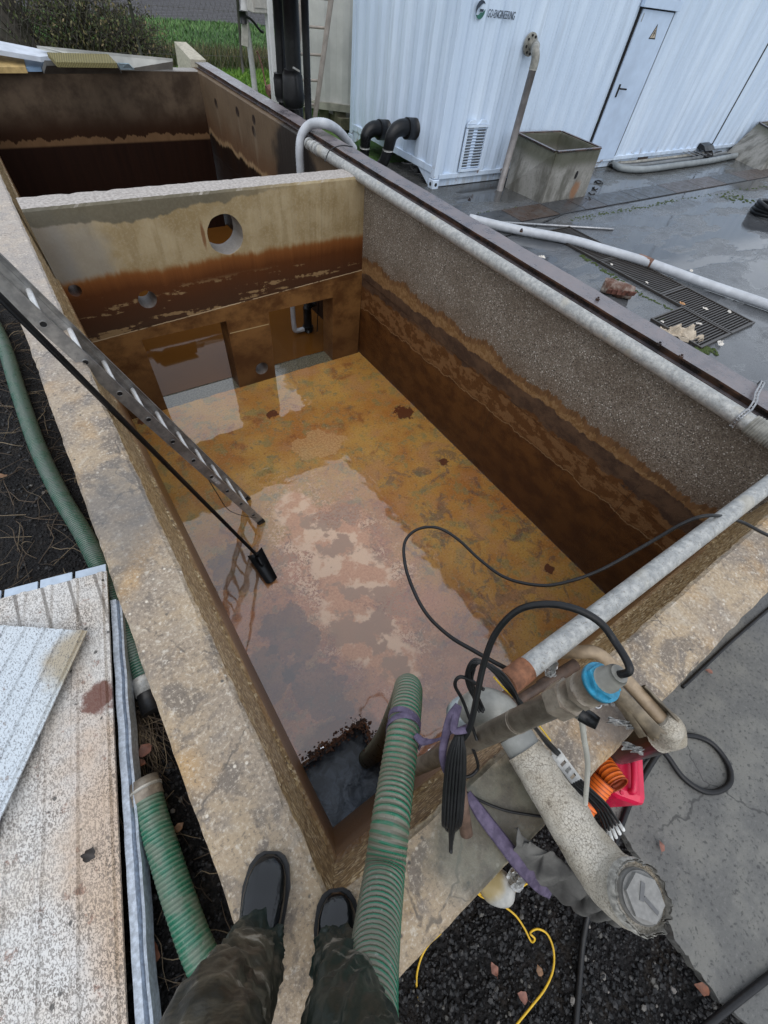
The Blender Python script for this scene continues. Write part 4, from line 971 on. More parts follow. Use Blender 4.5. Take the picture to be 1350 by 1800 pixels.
# ================================================================== white panels on the left
msp=M('dirty_white_panel');mp=msp.map(rot=(0,0,-12),scale=(1,.62,1));n=msp.noise(215,3,.6,mp,dist=.8);n2=msp.noise(3,5,.6);n3=msp.noise(16,6,.7);p=msp.xyz()
c=msp.mix(msp.step(n2,.35,.65),(.62,.61,.59),(.62,.555,.48))
b=msp.blob((-.22,-1.15,0),(.16,.55,1),.7,7,.5);c=msp.mix(msp.mul(b,.55),c,(.46,.27,.12))
c=msp.mix(msp.mul(msp.step(n3,.60,.66),.7),c,(.22,.10,.06))
dirt=msp.step(msp.add(n,msp.mul(n2,.16)),.56,.605);dens=msp.step(msp.noise(5,5,.6),.3,.7);c=msp.mix(msp.mul(dirt,msp.math('MULTIPLY_ADD',dens,.4,.42)),c,(.075,.058,.045));rl=msp.wave(1,msp.map(rot=(0,0,-12.2),scale=(3.19,0,0)),0,0);tpz=msp.step(msp.add(p[1],msp.mul(n2,.5)),-.25,.2);c=msp.mix(msp.mul(msp.mul(msp.step(rl,.93,.985),tpz),.7),c,(.09,.075,.06))
v=msp.vor(13);c=msp.mix(msp.mul(msp.step(msp.add(v,msp.mul(n3,.25)),.24,.19),.9),c,(.05,.045,.04))
k=msp.blob((-.16,-.55,0),(.06,.055,1),.7,25,.2);c=msp.mix(msp.mul(k,.9),c,(.12,.035,.018))
PANEL=msp.out(c,.42,msp.bump(dirt,.3,.002))
mp2=M('mossy_white_panel');mp_=mp2.map(rot=(0,0,-35),scale=(1,.6,1));n=mp2.noise(215,3,.6,mp_,dist=.8);n2=mp2.noise(3,5,.6);n3=mp2.noise(16,6,.7)
c=mp2.mix(n2,(.50,.57,.63),(.58,.61,.63));k=mp2.blob((.0,-.10,0),(.16,.14,1),.5,9,.3);c=mp2.mix(mp2.mul(k,.75),c,(.33,.24,.11));k=mp2.blob((.06,-.22,0),(.2,.14,1),.6,9,.4);c=mp2.mix(mp2.mul(k,.5),c,(.36,.37,.30))
dirt=mp2.step(n,.53,.60);c=mp2.mix(mp2.mul(dirt,.68),c,(.085,.085,.09));c=mp2.mix(mp2.mul(mp2.step(n3,.62,.68),.7),c,(.16,.11,.08))
PANEL2=mp2.out(c,.4,mp2.bump(dirt,.3,.002))
CLEANW=plain('clean_blue_white',(.42,.50,.60),.4,.1,30)
def ribbed(mb,o,ex,ey,w,l,ribs,z,amp=.006,th=.012):
    xs=[];x=0
    while x<w:
        for f in (0,.12,.2,.34,.42): 
            if x+f*ribs<w:xs.append((x+f*ribs,amp if f in(.2,.34) else 0))
        x+=ribs
    xs.append((w,0));b=len(mb.v)
    for x,h in xs:
        for t in (0,1):
            for dz in(0,-th):
                q=o+ex*x+ey*(l*t);mb.v.append(V((q.x,q.y,z+h+dz)))
    n=len(xs)
    for i in range(n-1):
        a=b+4*i;c_=a+4
        mb.face((a,c_,c_+2,a+2));mb.face((a+1,a+3,c_+3,c_+1));mb.face((a,a+1,c_+1,c_));mb.face((a+2,c_+2,c_+3,a+3))
    mb.face((b,b+2,b+3,b+1));e=b+4*(n-1);mb.face((e,e+1,e+3,e+2))
A=Z(187,1003,-.30);A=V((A.x,A.y,0));Bq=Z(222,1800,-.30);ey=V((Bq.x-A.x,Bq.y-A.y,0)).normalized();ex=V((ey.y,-ey.x,0))
if ex.x>0:ex=-ex
pn=thing('roof_panel','large dirty white ribbed panel lying beside the tank on the left','panel',(A.x,A.y,-.42))
mb=MB();ribbed(mb,A,ex,ey,1.25,2.6,.10,-.302,.006);mb.build('sheet',PANEL,pn)
mb=MB()
for k in range(9):
    x0=.005+k*.136;q=A+ex*(x0+.06)-ey*.02;mb.box((q.x,q.y,-.308+.004*(k%2)),(.125,.042,.010),rot=Matrix.Rotation(math.atan2(ex.y,ex.x),3,'Z'),bev=.002)
mb.build('edge_lip',CLEANW,pn)
mb=MB();q=A+ex*.70+ey*1.32;mb.box((q.x,q.y,-.352),(1.34,2.55,.07),rot=Matrix.Rotation(math.atan2(ex.y,ex.x),3,'Z'));mb.build('foam_core',DARK,pn)
mb=MB();pr_=[]
a0=Z(200,1060,-.36);a1=Z(246,1800,-.36);dv=(a1-a0).normalized();sd=V((dv.y,-dv.x,0));sd=sd if sd.x>0 else -sd
n=60
for i in range(n+1):
    q=a0+dv*((a1-a0).length*1.5*i/n);jit=.003*noise.noise(q*12);jj=.010*max(0,noise.noise(q*6+V((4,0,0))))
    for (o_,z_) in ((-.012,-.365),(-.002,-.33),(.020,-.332),(.026,-.36),(.034,-.325),(.041,-.329),(.041,-.40),(-.012,-.40)):mb.v.append(V((q.x+sd.x*(o_+jit+(jj if o_>.03 else 0)),q.y+sd.y*(o_+jit),z_)))
for i in range(n):
    for j in range(8):
        h=(j+1)%8;mb.face((i*8+j,i*8+h,i*8+8+h,i*8+8+j))
mb.face(range(8));mb.build('folded_edge',plain('speckled_blue_white',(.46,.52,.60),.4,.3,70),pn)
C2=Z(152,1108,-.25);C2=V((C2.x,C2.y,0));e_=Z(0,1442,-.26);ey2=V((e_.x-C2.x,e_.y-C2.y,0)).normalized();ex2=V((ey2.y,-ey2.x,0));ex2=ex2 if ex2.x<0 else -ex2
mb=MB();ribbed(mb,C2,ex2,ey2,.85,1.7,.075,-.255,.007,.006);o=mb.build('roof_sheet',PANEL2,loc=(C2.x,C2.y,-.26));tag(o,'smaller white ribbed sheet with brown mould lying askew on the large panel','sheet')
# ================================================================== hoses on the soil
def hosemat(name,base,rib,pitch,dirt=(.20,.19,.16),amt=.5):
    m=M(name);u=m.xyz(m.uv);ph=m.math('FRACT',m.add(m.mul(u[0],1/pitch),u[1]));t=m.math('ABSOLUTE',m.math('SUBTRACT',ph,.5))
    n=m.noise(14,5,.65);n2=m.noise(60,4,.7)
    w_=m.step(t,.26,.36)
    c=m.mix(w_,base,rib);c=m.mix(m.mul(m.step(n,.42,.62),amt),c,dirt);c=m.mix(m.mul(m.step(n2,.6,.72),.35),c,(.42,.42,.38))
    return m.out(c,m.ramp(n,[(.35,.22),(.7,.5)]),m.bump(m.add(m.mul(t,2),m.mul(n2,.2)),.7,.006))
HG=hosemat('green_suction_hose',(.175,.168,.125),(.012,.145,.075),.0165,(.14,.13,.09),.5)
HG2=hosemat('green_layflat_hose',(.018,.085,.055),(.115,.15,.12),.0125,(.11,.13,.115),.55)
HG3=hosemat('green_hose_offcut',(.02,.13,.075),(.10,.20,.135),.0150,(.17,.18,.14),.6)
def hose(name,label,pts,r,mat,step,loc,res=16,amp=.03,pitch=.0245):
    pp,rr=spline([V(p) for p in pts],list(r) if hasattr(r,'__len__') else [r]*len(pts),res)
    q=resample(pp,step)
    # radius by arc position
    L=sum((b-a).length for a,b in zip(pp,pp[1:]));cum=[0]
    for a,b in zip(pp,pp[1:]):cum.append(cum[-1]+(b-a).length)
    out=[];k=0
    for i in range(len(q)):
        s=min(i*step,L)
        while k<len(cum)-2 and cum[k+1]<s:k+=1
        out.append(rr[min(k,len(rr)-1)]*(1+amp*math.cos(2*math.pi*s/pitch)))
    t=thing(name,label,'hose',loc)
    mb=MB();mb.tube(q,out,24);mb.build('tube',mat,t)
    return t,q
big=[D(640,1960,.66),D(646,1860,.72),D(650,1760,.82),D(661,1650,.97),D(675,1540,1.125),D(686,1450,1.205),D(697,1370,1.32),D(708,1290,1.43),D(715,1238,1.55),D(717,1212,1.66),D(714,1216,1.82),D(700,1250,2.2),D(676,1300,2.8),D(650,1330,3.45),D(618,1350,4.0)]
hs_,HQ=hose('suction_hose','thick green ribbed suction hose running over the rim and down into the sump',big,[.055]*10+[.055,.06,.068,.072,.074],HG,.0027,(.1,-.2,0),amp=.022,pitch=.0165)
hl=[Z(-70,480,-.42),Z(-25,545,-.42),Z(6,605,-.42),Z(33,690,-.42),Z(66,785,-.415),Z(106,870,-.41),Z(150,945,-.40),Z(190,1030,-.39),Z(228,1125,-.40),Z(257,1200,-.41)]
t2,_=hose('suction_hose','long green hose lying on black soil along the outer side of the left rim',hl,.043,HG2,.0027,(-.5,2,-.46),amp=.016,pitch=.0125)
a=Z(253,1192,-.41);b=Z(270,1252,-.42);mb=MB();mb.tube([a,a.lerp(b,.45)],.047,20);mb.build('clamp',GALV,t2);mb=MB();mb.tube([a.lerp(b,.4),b],[.043,.045],20);mb.build('coupling',BLK,t2)
h3=[Z(258,1392,-.37),Z(270,1440,-.365),Z(292,1510,-.36),Z(318,1590,-.36),Z(352,1680,-.36),Z(400,1770,-.37),Z(460,1860,-.40)]
t3,_=hose('suction_hose','short green hose with a steel collar at its upper end between panel and rim',h3,.048,HG3,.0027,(-.48,.2,-.46),amp=.014,pitch=.015)
a=Z(252,1372,-.37);b=h3[0]+(h3[1]-h3[0])*.3;mb=MB();mb.ring_tube([a,a.lerp(b,.5),b],[.048,.051,.051],.005,24);cl=mb.build('collar',STAIN,t3)
mb=MB();mb.tube([a.lerp(b,.4),a.lerp(b,.55)],.054,22);mb.build('clamp_ring',GALV,cl)
# ================================================================== ladder and scraper
lad=thing('ladder','aluminium ladder leaning from the tank floor over the left rim','ladder',(.7,2.8,-2.2))
B=V((.700,2.645,-2.195));T=V((-.245,2.575,.46));el=(T-B).normalized();er=V((0,1,0));er=(er-el*er.dot(el)).normalized();ew=el.cross(er)
if ew.x<0:ew=-ew
LL=3.75;LW=.35;RUNG=plain('bright_rung',(.66,.66,.65),.35,.1,30,metal=.15)
Rl=Matrix((ew,er,el)).transposed()
MLAD=M('dull_aluminium');n=MLAD.noise(20,5,.6);n2=MLAD.noise(4,4);c=MLAD.mix(MLAD.step(n,.35,.65),(.25,.25,.25),(.38,.375,.365));LAD=MLAD.out(MLAD.mix(MLAD.mul(MLAD.step(n2,.5,.7),.4),c,(.12,.105,.09)),.4,MLAD.bump(n,.15,.002),Metallic=.6)
for s in(0,1):
    o0=B+er*(LW*s);mb=MB();sg=-1 if s==0 else 1
    mb.box(o0+el*LL/2,(.068,.0035,LL),rot=Rl)
    for e in(-1,1): mb.box(o0+el*LL/2+ew*(e*.0355)-er*sg*.0085,(.0035,.022,LL),rot=Rl)
    mb.box(o0+el*LL/2-er*sg*.004,(.016,.004,LL),rot=Rl)
    rl=mb.build('rail',LAD,lad)
    mb=MB();mb.box(o0+el*.02,(.078,.03,.05),rot=Rl,bev=.004);mb.build('foot',BLKP,rl)
k=.20
while k<LL-.05:
    c0=B+el*k;mb=MB();mb.tube([c0-er*.004,c0+er*(LW+.004)],.0145,12,0,False);rg=mb.build('rung',RUNG,lad)
    mb=MB()
    for c_ in (c0-er*.003,):
        mb.ring_tube([c_-er*.004,c_+er*.003],[.0195,.0195],.004,14)
    mb.build('ferrule',LAD,rg)
    mb=MB();mb.tube([c0-er*.0042,c0-er*.0046],.015,12);mb.build('socket',DARK,rg)
    k+=.265
mb=MB();q=B+el*.93-er*.0035;mb.box(q,(.035,.002,.13),rot=Rl);o=mb.build('data_plate',plain('data_plate',(.5,.5,.5),.4,.5,60),lad)
mb=MB();pts=[B+el*1.0+ew*-.03-er*.02,B+el*.85+ew*-.06-er*.06,B+el*.6+ew*-.10-er*.08,B+el*.35+ew*-.06-er*.05,B+el*.14-er*.01];mb.tube(pts,.0035,6,6);tag(mb.build('cord',BLK,loc=pts[2]),'thin black cord hanging along the lower part of the ladder','cord')
sc=thing('floor_scraper','black long-handled scraper leaning on the left rim with its blade on the wet floor','scraper',(.48,2.1,-2.2))
B2=V((.485,2.262,-2.13));T2=V((-.222,2.10,.62));dv=(T2-B2);mb=MB();mb.tube([B2-dv*.02,B2+dv*.5,T2,T2+dv*.25],.0155,12);mb.build('handle',BLKP,sc)
bq=[V((.402,2.296,0)),V((.560,2.318,0)),V((.546,1.955,0)),V((.434,1.948,0))]
mb=MB()
def bl(u,v):
    p=bq[0].lerp(bq[1],u).lerp(bq[3].lerp(bq[2],u),v);return V((p.x,p.y,-2.155+.035*(2*abs(u-.5))**2-.02*v+.02*max(0,.25-v)))
mb.grid(bl,10,12);n0=len(mb.v)
mb.grid(lambda u,v:bl(1-u,v)-V((0,0,.008)),10,12)
mb.build('blade',BLKP,sc)
mb=MB();mb.tube([B2+dv*.015,B2-dv*.03,bl(.5,.2)+V((0,0,.02)),bl(.5,.45)+V((0,0,.01))],[.021,.022,.02,.012],10,4);mb.build('socket',BLKP,sc)
# ================================================================== pump chamber things seen through the right opening
pt=thing('standpipe','pale plastic pipe and dark valve standing in brown water behind the right opening','pipe',(2.35,5.6,-2.26))
def behind(px,py,Y):return YP(px,py,Y)
a=behind(522,535,5.75);b=behind(518,590,5.75);mb=MB();mb.tube([V((b.x+.01,5.75,-1.0)),V((b.x,5.75,-1.75)),V((b.x,5.75,-2.10)),V((b.x+.03,5.75,-2.2)),V((b.x+.20,5.75,-2.21))],.035,14,5);mb.build('white_pipe',PVCW,pt)
mb=MB();x=b.x+.24;mb.tube([(x,5.75,-1.0),(x,5.75,-1.9)],.05,12);mb.tube([(x,5.75,-1.88),(x,5.75,-2.3)],.062,14);mb.tube([(x,5.75,-2.17),(x,5.75,-2.22)],.085,14);mb.tube([(x+.02,5.75,-1.85),(x+.14,5.75,-1.83)],.05,12);mb.build('valve',BLKP,pt)
mb=MB();x=b.x+.62;mb.tube([(x,5.62,-2.4),(x,5.62,-2.02)],.05,12);mb.tube([(x,5.62,-2.05),(x,5.62,-1.98)],.072,14);mb.build('short_pipe',STAIN,pt)
mb=MB();mb.tube([(x-.18,5.7,-1.0),(x-.2,5.7,-1.6),(x-.26,5.68,-2.3)],.008,6,4);mb.build('cable',BLK,pt)
# ================================================================== pump assembly on the near wall
mlag=M('cracked_lagging_jacket');mp=mlag.map(scale=(1,1,1));n=mlag.noise(24,4,.6,dist=.4);v=mlag.vor(150,'DISTANCE_TO_EDGE',mlag.map(mlag.warp(80,.010),scale=(1,.7,1)));n3=mlag.noise(4,5,.6)
c=mlag.mix(mlag.step(n3,.35,.65),(.50,.465,.40),(.36,.31,.235));c=mlag.mix(mlag.mul(mlag.step(mlag.noise(110,4,.7),.55,.66),.6),c,(.15,.125,.09));cr=mlag.step(mlag.add(v,mlag.mul(n,.16)),.16,.07);c=mlag.mix(mlag.mul(cr,.55),c,(.15,.12,.085));pt=mlag.step(mlag.noise(17,6,.7),.60,.66);c=mlag.mix(mlag.mul(pt,.75),c,(.16,.13,.09))
LAG=mlag.out(c,.7,mlag.bump(mlag.add(mlag.mul(cr,-1),n),.6,.006))
ip=thing('lagged_pipe','fat pipe in cracked pale lagging with grey elbow and capped upturned end','pipe',(.58,-.3,.02))
P0=Z(928,1330,.10);cc_=Z(1128,1575,.225);ax=V((cc_.x-P0.x,cc_.y-P0.y,0)).normalized();P1=V((cc_.x,cc_.y,.10))-ax*.082
pth=[P0-ax*.02,P0+(P1-P0)*.25,P0+(P1-P0)*.5,P0+(P1-P0)*.75,P1,P1+ax*.05+V((0,0,.02)),P1+ax*.076+V((0,0,.06)),P1+ax*.082+V((0,0,.108))]
mb=MB();pp,rr=spline(pth,[.058,.061,.063,.066,.069,.073,.075,.072],10)
mb.tube(pp,rr,36,0,True)
for i,v in enumerate(mb.v):
    v+=V((noise.noise(v*16),noise.noise(v*16+V((2,9,1))),noise.noise(v*16+V((5,1,7)))))*.006+V((0,0,.004*noise.noise(v*50)))
mb.build('lagging',LAG,ip)
capc=pp[-1]+V((0,0,.004));axu=(pp[-1]-pp[-3]).normalized()
mb=MB();u=axu.orthogonal().normalized();w_=axu.cross(u)
def torn(a_,b_,off=0):
    a=2*math.pi*a_;cs_=V((math.cos(a),math.sin(a),0))
    j1=.5+.9*noise.noise(cs_*2.3+V((1,5,0)))+.6*noise.noise(cs_*9+V((7,1,0)))+.35*noise.noise(cs_*26)
    r=.0745+.006*b_*j1+.004*noise.noise(cs_*6+V((0,0,3)))*b_-.006*b_*b_+off
    h=-.012+b_*(.020+.016*j1)
    return capc+(u*cs_.x+w_*cs_.y)*r+axu*h
mb.grid(lambda a_,b_:torn(a_,b_),120,5,False);mb.grid(lambda a_,b_:torn(1-a_,b_,-.0045),120,5,False)
b0=len(mb.v)
mb.build('torn_edge',plain('torn_foil',(.40,.385,.35),.5,.4,60),ip)
CAPG=plain('cap_grey',(.20,.195,.183),.6,.2,60)
mb=MB();mb.tube([capc-axu*.01,capc+axu*.012,capc+axu*.016],[.055,.055,.051],32);mb.prism(capc+axu*.020,axu,.0485,.014,6,.4);ce=mb.build('end_cap',CAPG,ip)
mb=MB();fu=V((RC[0]));fu=(fu-axu*fu.dot(axu)).normalized();fv_=axu.cross(fu)
Rr=Matrix((fu,fv_,axu)).transposed()
mb.box(capc+axu*.0275+fu*-.006+fv_*.012,(.010,.038,.003),rot=Rr@rotm(z=-25));mb.box(capc+axu*.0275+fu*.008+fv_*-.014,(.040,.009,.003),rot=Rr@rotm(z=-48))
mb.build('slot_mark',plain('slot_grey',(.11,.11,.11),.5),ce)
G0=Z(932,1335,.10);G1=Z(905,1291,.10);G2=Z(876,1248,.105)
gd=(G2-G1).normalized()
mb=MB();mb.tube([G0+(G0-G1).normalized()*.01,G1],[.052,.054],28);mb.build('taped_joint',plain('grey_tape',(.27,.275,.26),.55,.2,18),ip)
mb=MB();GA=D(848,1240,1.385);GB=D(826,1251,1.44);mb.tube([G1,G1.lerp(G2,.5),G2,GA,GB],[.050,.055,.056,.056,.054],28,6);el_=mb.build('elbow',PVC,ip)
q0=D(830,1249,1.43);qd=(D(806,1262,1.49)-q0).normalized()
mb=MB();mb.ring_tube([q0,q0+qd*.035,q0+qd*.036,q0+qd*.07],[.055,.055,.060,.060],.006,28);mb.build('collar',plain('clear_grey',(.30,.33,.33),.18,.15,20),el_)
# steel pump pole
sp=thing('pump_pole','tarnished steel pump pole with blue ring and cable gland leaning out of the tank corner','pump',D(740,1342,1.6))
a=D(690,1368,1.95);b=D(985,1232,.985);ax=(b-a).normalized()
mb=MB();mb.tube([a,b],.0305,24);mb.tube([b-ax*.20,b-ax*.19],.0318,24);mb.build('tube',STAIN,sp)
c1=b+ax*.035
mb=MB();mb.prism(b+ax*.012,ax,.042,.05,6,.3);mb.build('hex_nut',STAIN,sp)
mb=MB();mb.tube([b+ax*.03,b+ax*.075],.034,24);mb.prism(b+ax*.085,ax,.041,.018,6,.1);mb.tube([b+ax*.09,b+ax*.135],.0375,24);mb.build('coupling',STAIN,sp)
BLUE=plain('blue_plastic',(.03,.24,.38),.45,.35,50)
mb=MB();r0=b+ax*.135;mb.ring_tube([r0,r0+ax*.011],[.0405,.0405],.010,30);mb.prism(r0+ax*.015,ax,.036,.011,6,.2);mb.build('blue_ring',BLUE,sp)
mb=MB();mb.tube([r0+ax*.01,r0+ax*.03,r0+ax*.034,r0+ax*.055,r0+ax*.062],[.027,.027,.024,.022,.018],20);gl=mb.build('gland',PVC,sp)
gtop=r0+ax*.06
s0=D(1000,1243,.98);s1=D(1024,1256,.955);s2=D(1051,1272,.935);mb=MB();mb.tube([s0-(s1-s0)*.6,s0,s1],[.014,.0155,.0155],16);sn=mb.build('side_nipple',GALV,sp)
mb=MB();mb.tube([s1-(s1-s0)*.1,s1+(s2-s1)*.5,s2],[.0175,.017,.0145],14);mb.build('black_plug',BLKP,sn)
mb=MB();e0=D(1051,1239,.93);mb.tube([e0+(V(RC[0])*math.cos(t)+V(RC[1])*math.sin(t))*.007 for t in [i*math.pi/4 for i in range(8)]],.0022,6,2,False,closed=True);mb.tube([e0-V(RC[0])*.007,r0-ax*.03],.003,6);mb.build('eyelet',ALU,sp)
# cable from gland, arching over to the hanging bundle
pts=[gtop-ax*.01,gtop+ax*.03,D(1079,1125,.86),D(1052,1092,.86),D(1010,1070,.87),D(960,1062,.90),D(910,1073,.94),D(872,1112,.98),D(851,1165,1.02),D(838,1225,1.05),D(828,1272,1.08),D(816,1296,1.10),D(803,1306,1.11)]
mb=MB();mb.tube(pts,.0078,12,8);tag(mb.build('power_cable',BLK,loc=pts[0]),'thick black cable arching from the blue-ringed gland to the hanging bundle','cable')
mb=MB();random.seed(3)
for k in range(13):
    s=(k-6)/6;off=V(RC[0])*(.019*s);lift=.010*math.cos(s*1.4)*(1 if k%2 else .4)
    d0=1.09-lift;bt=1490-abs(s)*45+random.uniform(-22,14)
    a=D(808+random.uniform(-3,3)+s*4,1288,1.09)
    pts=[a,D(803+s*14,1325,1.105-lift),D(798+s*17,1390,1.135-lift),D(794+s*15,1450,1.165-lift),D(793+s*7,bt,1.195-lift*.5)]
    mb.tube(pts,.0046,8,6)
tag(mb.build('cable_bundle',BLK,loc=D(798,1400,1.13)),'folded bundle of black cable hanging from the pump pole onto the rim','cable')
mb=MB();random.seed(5)
for k in range(9):
    j=lambda s=5:random.uniform(-s,s)
    pts=[D(846+j(),1248+j(),1.20),D(826+j(3)+k%3*3,1205+j(),1.16),D(822+j(4)+k%3*5,1178+j(4),1.12),D(842+j(),1162+j(4),1.10),D(872+j(),1176+j(6),1.11),D(895+j(),1208+j(),1.13),D(916+j(4),1240+j(4),1.17),D(934+j(3),1270+j(3),1.22),D(962+j(3),1305+j(3),1.30),D(985+j(3),1330+j(3),1.36)]
    mb.tube(pts,.0038,7,6)
pts=[D(838,1300,1.25),D(815,1235,1.2),D(800,1205,1.15),D(808,1190,1.13),D(828,1196,1.14),D(850,1212,1.16)];mb.tube(pts,.005,8,6)
tag(mb.build('wire_coil',BLK,loc=D(850,1180,1.1)),'tangle of thin black wires looped over the grey elbow','wires')
YEL=plain('yellow_cable',(.72,.46,.02),.45,.1,30)
mb=MB();pts=[D(868,1190,1.14),D(888,1212,1.155),D(912,1234,1.18),D(925,1248,1.20),D(948,1276,1.25),D(968,1302,1.31)];mb.tube(pts,.0022,6,6);tag(mb.build('signal_wire',YEL,loc=pts[2]),'thin yellow wire running among the black wires over the lagged pipe','wire')
# clear tube, bracket, cable ends
mb=MB();pts=[D(1022,1262,.97),D(1027,1300,1.02),D(1033,1345,1.09),D(1029,1412,1.20)];mb.tube(pts,.0068,10,6);tag(mb.build('clear_tube',plain('milky_tube',(.42,.41,.36),.25,.1,10),loc=pts[1]),'thin milky plastic tube hanging from the pump pole beside the lagged pipe','tube')
br=thing('perforated_bracket','pale perforated metal bracket lying on the rim against the lagged pipe','bracket',Z(1000,1355,.05))
a=Z(975,1322,.075);b=Z(1032,1398,.06);dv=(b-a);n_=dv.length;dn=dv.normalized();sd=dn.cross(V((0,0,1)));Rb=Matrix((sd,V((0,0,1)),dn)).transposed();Rb=Matrix((sd,dn.cross(sd)*1,dn)).transposed()
mb=MB();m_=(a+b)/2
for s in(-1,1):
    mb.box(m_+sd*.014*s,(.006,.003,n_),rot=Rb)
    mb.box(m_+sd*.0185*s-V((0,0,.010)),(.003,.022,n_),rot=Rb)
for t in (0.03,.16,.38,.46,.68,.76,.97):mb.box(a+dv*t,(.0225,.003,.022),rot=Rb)
mb.build('channel',plain('zinc_bracket',(.46,.45,.42),.45,.25,40),br)
mb=MB();wm_=MB()
for k in range(5):
    pts=[D(1005+k*4,1380-k*2,1.25),Z(1040+k*6,1412,.03+.01*(k%2)),Z(1058+k*5,1440-k*2,-.04),Z(1066+k*6,1470-k*5,-.12)];mb.tube(pts,.0045,7,5)
    e=pts[-1];f=e+(e-pts[-2])*.5;wm_.tube([e-(f-e)*.5,f],.0062,7)
ce=thing('cable_ends','black cables with white sleeves poking out from under the lagged pipe','cables',Z(1060,1440,0));mb.build('cables',BLK,ce);wm_.build('white_sleeves',plain('white_sleeve',(.62,.62,.60),.5),ce)
# rusty stub pipe and bar on the near wall
mb=MB();a=D(802,1340,1.22);b=Z(820,1466,.045);mb.ring_tube([a,b],[.0185,.0185],.003,20);bo=tag(mb.build('stub_pipe',plain('rusty_pipe',(.14,.085,.06),.6,.35,40),loc=b),'short rusty open-ended pipe lying on the rim beside the cable bundle','pipe')
mb=MB();a=Z(878,1252,.04);b=Z(1012,1168,.05);mb.tube([a,a.lerp(b,.5),a.lerp(b,.52),b],[.017,.017,.022,.022],14);mb.tube([Z(895,1265,.03),Z(985,1212,.035)],.012,10);tag(mb.build('rusty_bar',plain('brown_steel',(.085,.05,.033),.55,.4,30),loc=a),'brown rusty bars lying along the near rim below the crossing pipe','bar')
# second, thinner pipe with broken shell
sp2=thing('broken_pipe','thin brown pipe with broken lagging shell dropping over the outer rim beside the blue-ringed pump','pipe',Z(1100,1210,.02))
e0=Z(1016,1146,.06);e1=Z(1052,1150,.09);e2=Z(1100,1195,.09);e3=Z(1172,1274,.07)
mb=MB();mb.tube([e0+V((-.01,.05,-.12)),e0,e1,e2,e3],.024,18,8);mb.build('tube',plain('old_brown_pipe',(.30,.22,.14),.55,.25,25),sp2)
mb=MB();zz=e3+V((.018,-.03,-.02));mb.tube([e3+(e2-e3)*.12,e3+V((.006,-.008,-.004)),zz+V((.012,-.012,-.05)),zz+V((.012,-.012,-.10))],[.036,.046,.050,.049],24,6)
for v in mb.v:v+=V((noise.noise(v*22),noise.noise(v*22+V((2,9,1))),noise.noise(v*22+V((5,1,7)))))*.009
mb.build('lagged_bend',LAG,sp2)
mb=MB();mb.tube([zz+V((.012,-.012,-.09)),zz+V((-.01,-.015,-.62))],.050,20);mb.build('drop_duct',plain('duct_grey',(.075,.07,.072),.28,.3,10),sp2)
SH=plain('broken_shell',(.17,.135,.09),.6,.5,22)
mb=MB()
def shell(p0,p1,r,a0,a1,sid,tw=0):
    dv=(p1-p0);d_=dv.normalized();uu=V((0,0,1));uu=(uu-d_*uu.dot(d_)).normalized();ww=d_.cross(uu)
    def f(u,v):
        q=p0+dv*(u*(1-.18*abs(noise.noise(V((v*5,sid,0))))));a=a0+(a1-a0)*v+tw*u
        rr=r*(1+.12*noise.noise(V((u*4,v*3,sid))))
        return q+(uu*math.cos(a)+ww*math.sin(a))*rr
    b=len(mb.v);mb.grid(f,16,8);mb.grid(lambda u,v:f(u,1-v)+(q_-q_ if 0 else V((0,0,-.004))),16,8)
shell(Z(1085,1205,.07),Z(1166,1290,.07),.040,.4,2.6,1);shell(Z(1120,1215,.09),Z(1180,1278,.09),.036,-2.0,-.3,4);shell(Z(1075,1195,.06),Z(1140,1290,.05),.032,.9,2.3,7)
mb.build('broken_shell',SH,sp2)
FOIL=plain('crinkled_foil',(.46,.46,.45),.32,.4,40,metal=.5,bump=.6)
mb=MB()
for (c_,rx,ry,rz,rot,sd_) in ((Z(1064,1232,.05),.030,.014,.03,-40,2),(Z(1095,1272,.04),.05,.010,.03,-48,6),(Z(1112,1315,.03),.035,.012,.03,-50,9)):
    def f(u,v,c_=c_,rx=rx,ry=ry,rz=rz,rot=rot,sd_=sd_):
        q=Matrix.Rotation(rad(rot),3,'Z')@V(((u-.5)*2*rx,(v-.5)*2*ry,0));return c_+q+V((0,0,rz*noise.noise(V((u*5,v*5,sd_)))))
    mb.grid(f,16,8,False)
mb.build('foil_strip',FOIL,sp2)
crumple(Z(968,1170,.055),.055,.026,.05,FOIL,'foil_scrap','crinkled silver foil scrap tucked under the crossing pipe by the pump','foil',35,4,n=9)
# ================================================================== straps
PUR=M('purple_webbing');n=PUR.noise(30,5,.6);wv=PUR.wave(220,PUR.uv,0,1,'Y');PUR=PUR.out(PUR.mix(PUR.step(n,.35,.7),(.062,.046,.085),(.135,.105,.17)),.75,PUR.bump(PUR.noise(160,3),.4,.002))
i0=min(range(len(HQ)),key=lambda i:(HQ[i]-D(705,1280,1.45)).length)
st=thing('ratchet_strap','purple webbing strap tying the green suction hose to the steel pump pole','strap',D(760,1290,1.2))
for dj in (0,9):
    c_=HQ[i0+dj];ax=(HQ[i0+dj+2]-HQ[i0+dj-2]).normalized();u=ax.orthogonal().normalized();w_=ax.cross(u);mb=MB()
    ang=.0
    pts=[c_+(u*math.cos(t)+w_*math.sin(t))*.0555+ax*(.012*math.sin(t+dj)) for t in [k*math.pi/10 for k in range(20)]]
    b=len(mb.v)
    for k,pq in enumerate(pts):
        o_=(pq-c_).normalized()
        for (s,h) in((-.011,0),(.011,0),(.011,.003),(-.011,.003)):mb.v.append(pq+ax*s+o_*h)
    for k in range(20):
        h=(k+1)%20
        for j in range(4):
            jj=(j+1)%4;mb.face((b+4*k+j,b+4*k+jj,b+4*h+jj,b+4*h+j))
    mb.build('band',PUR,st)
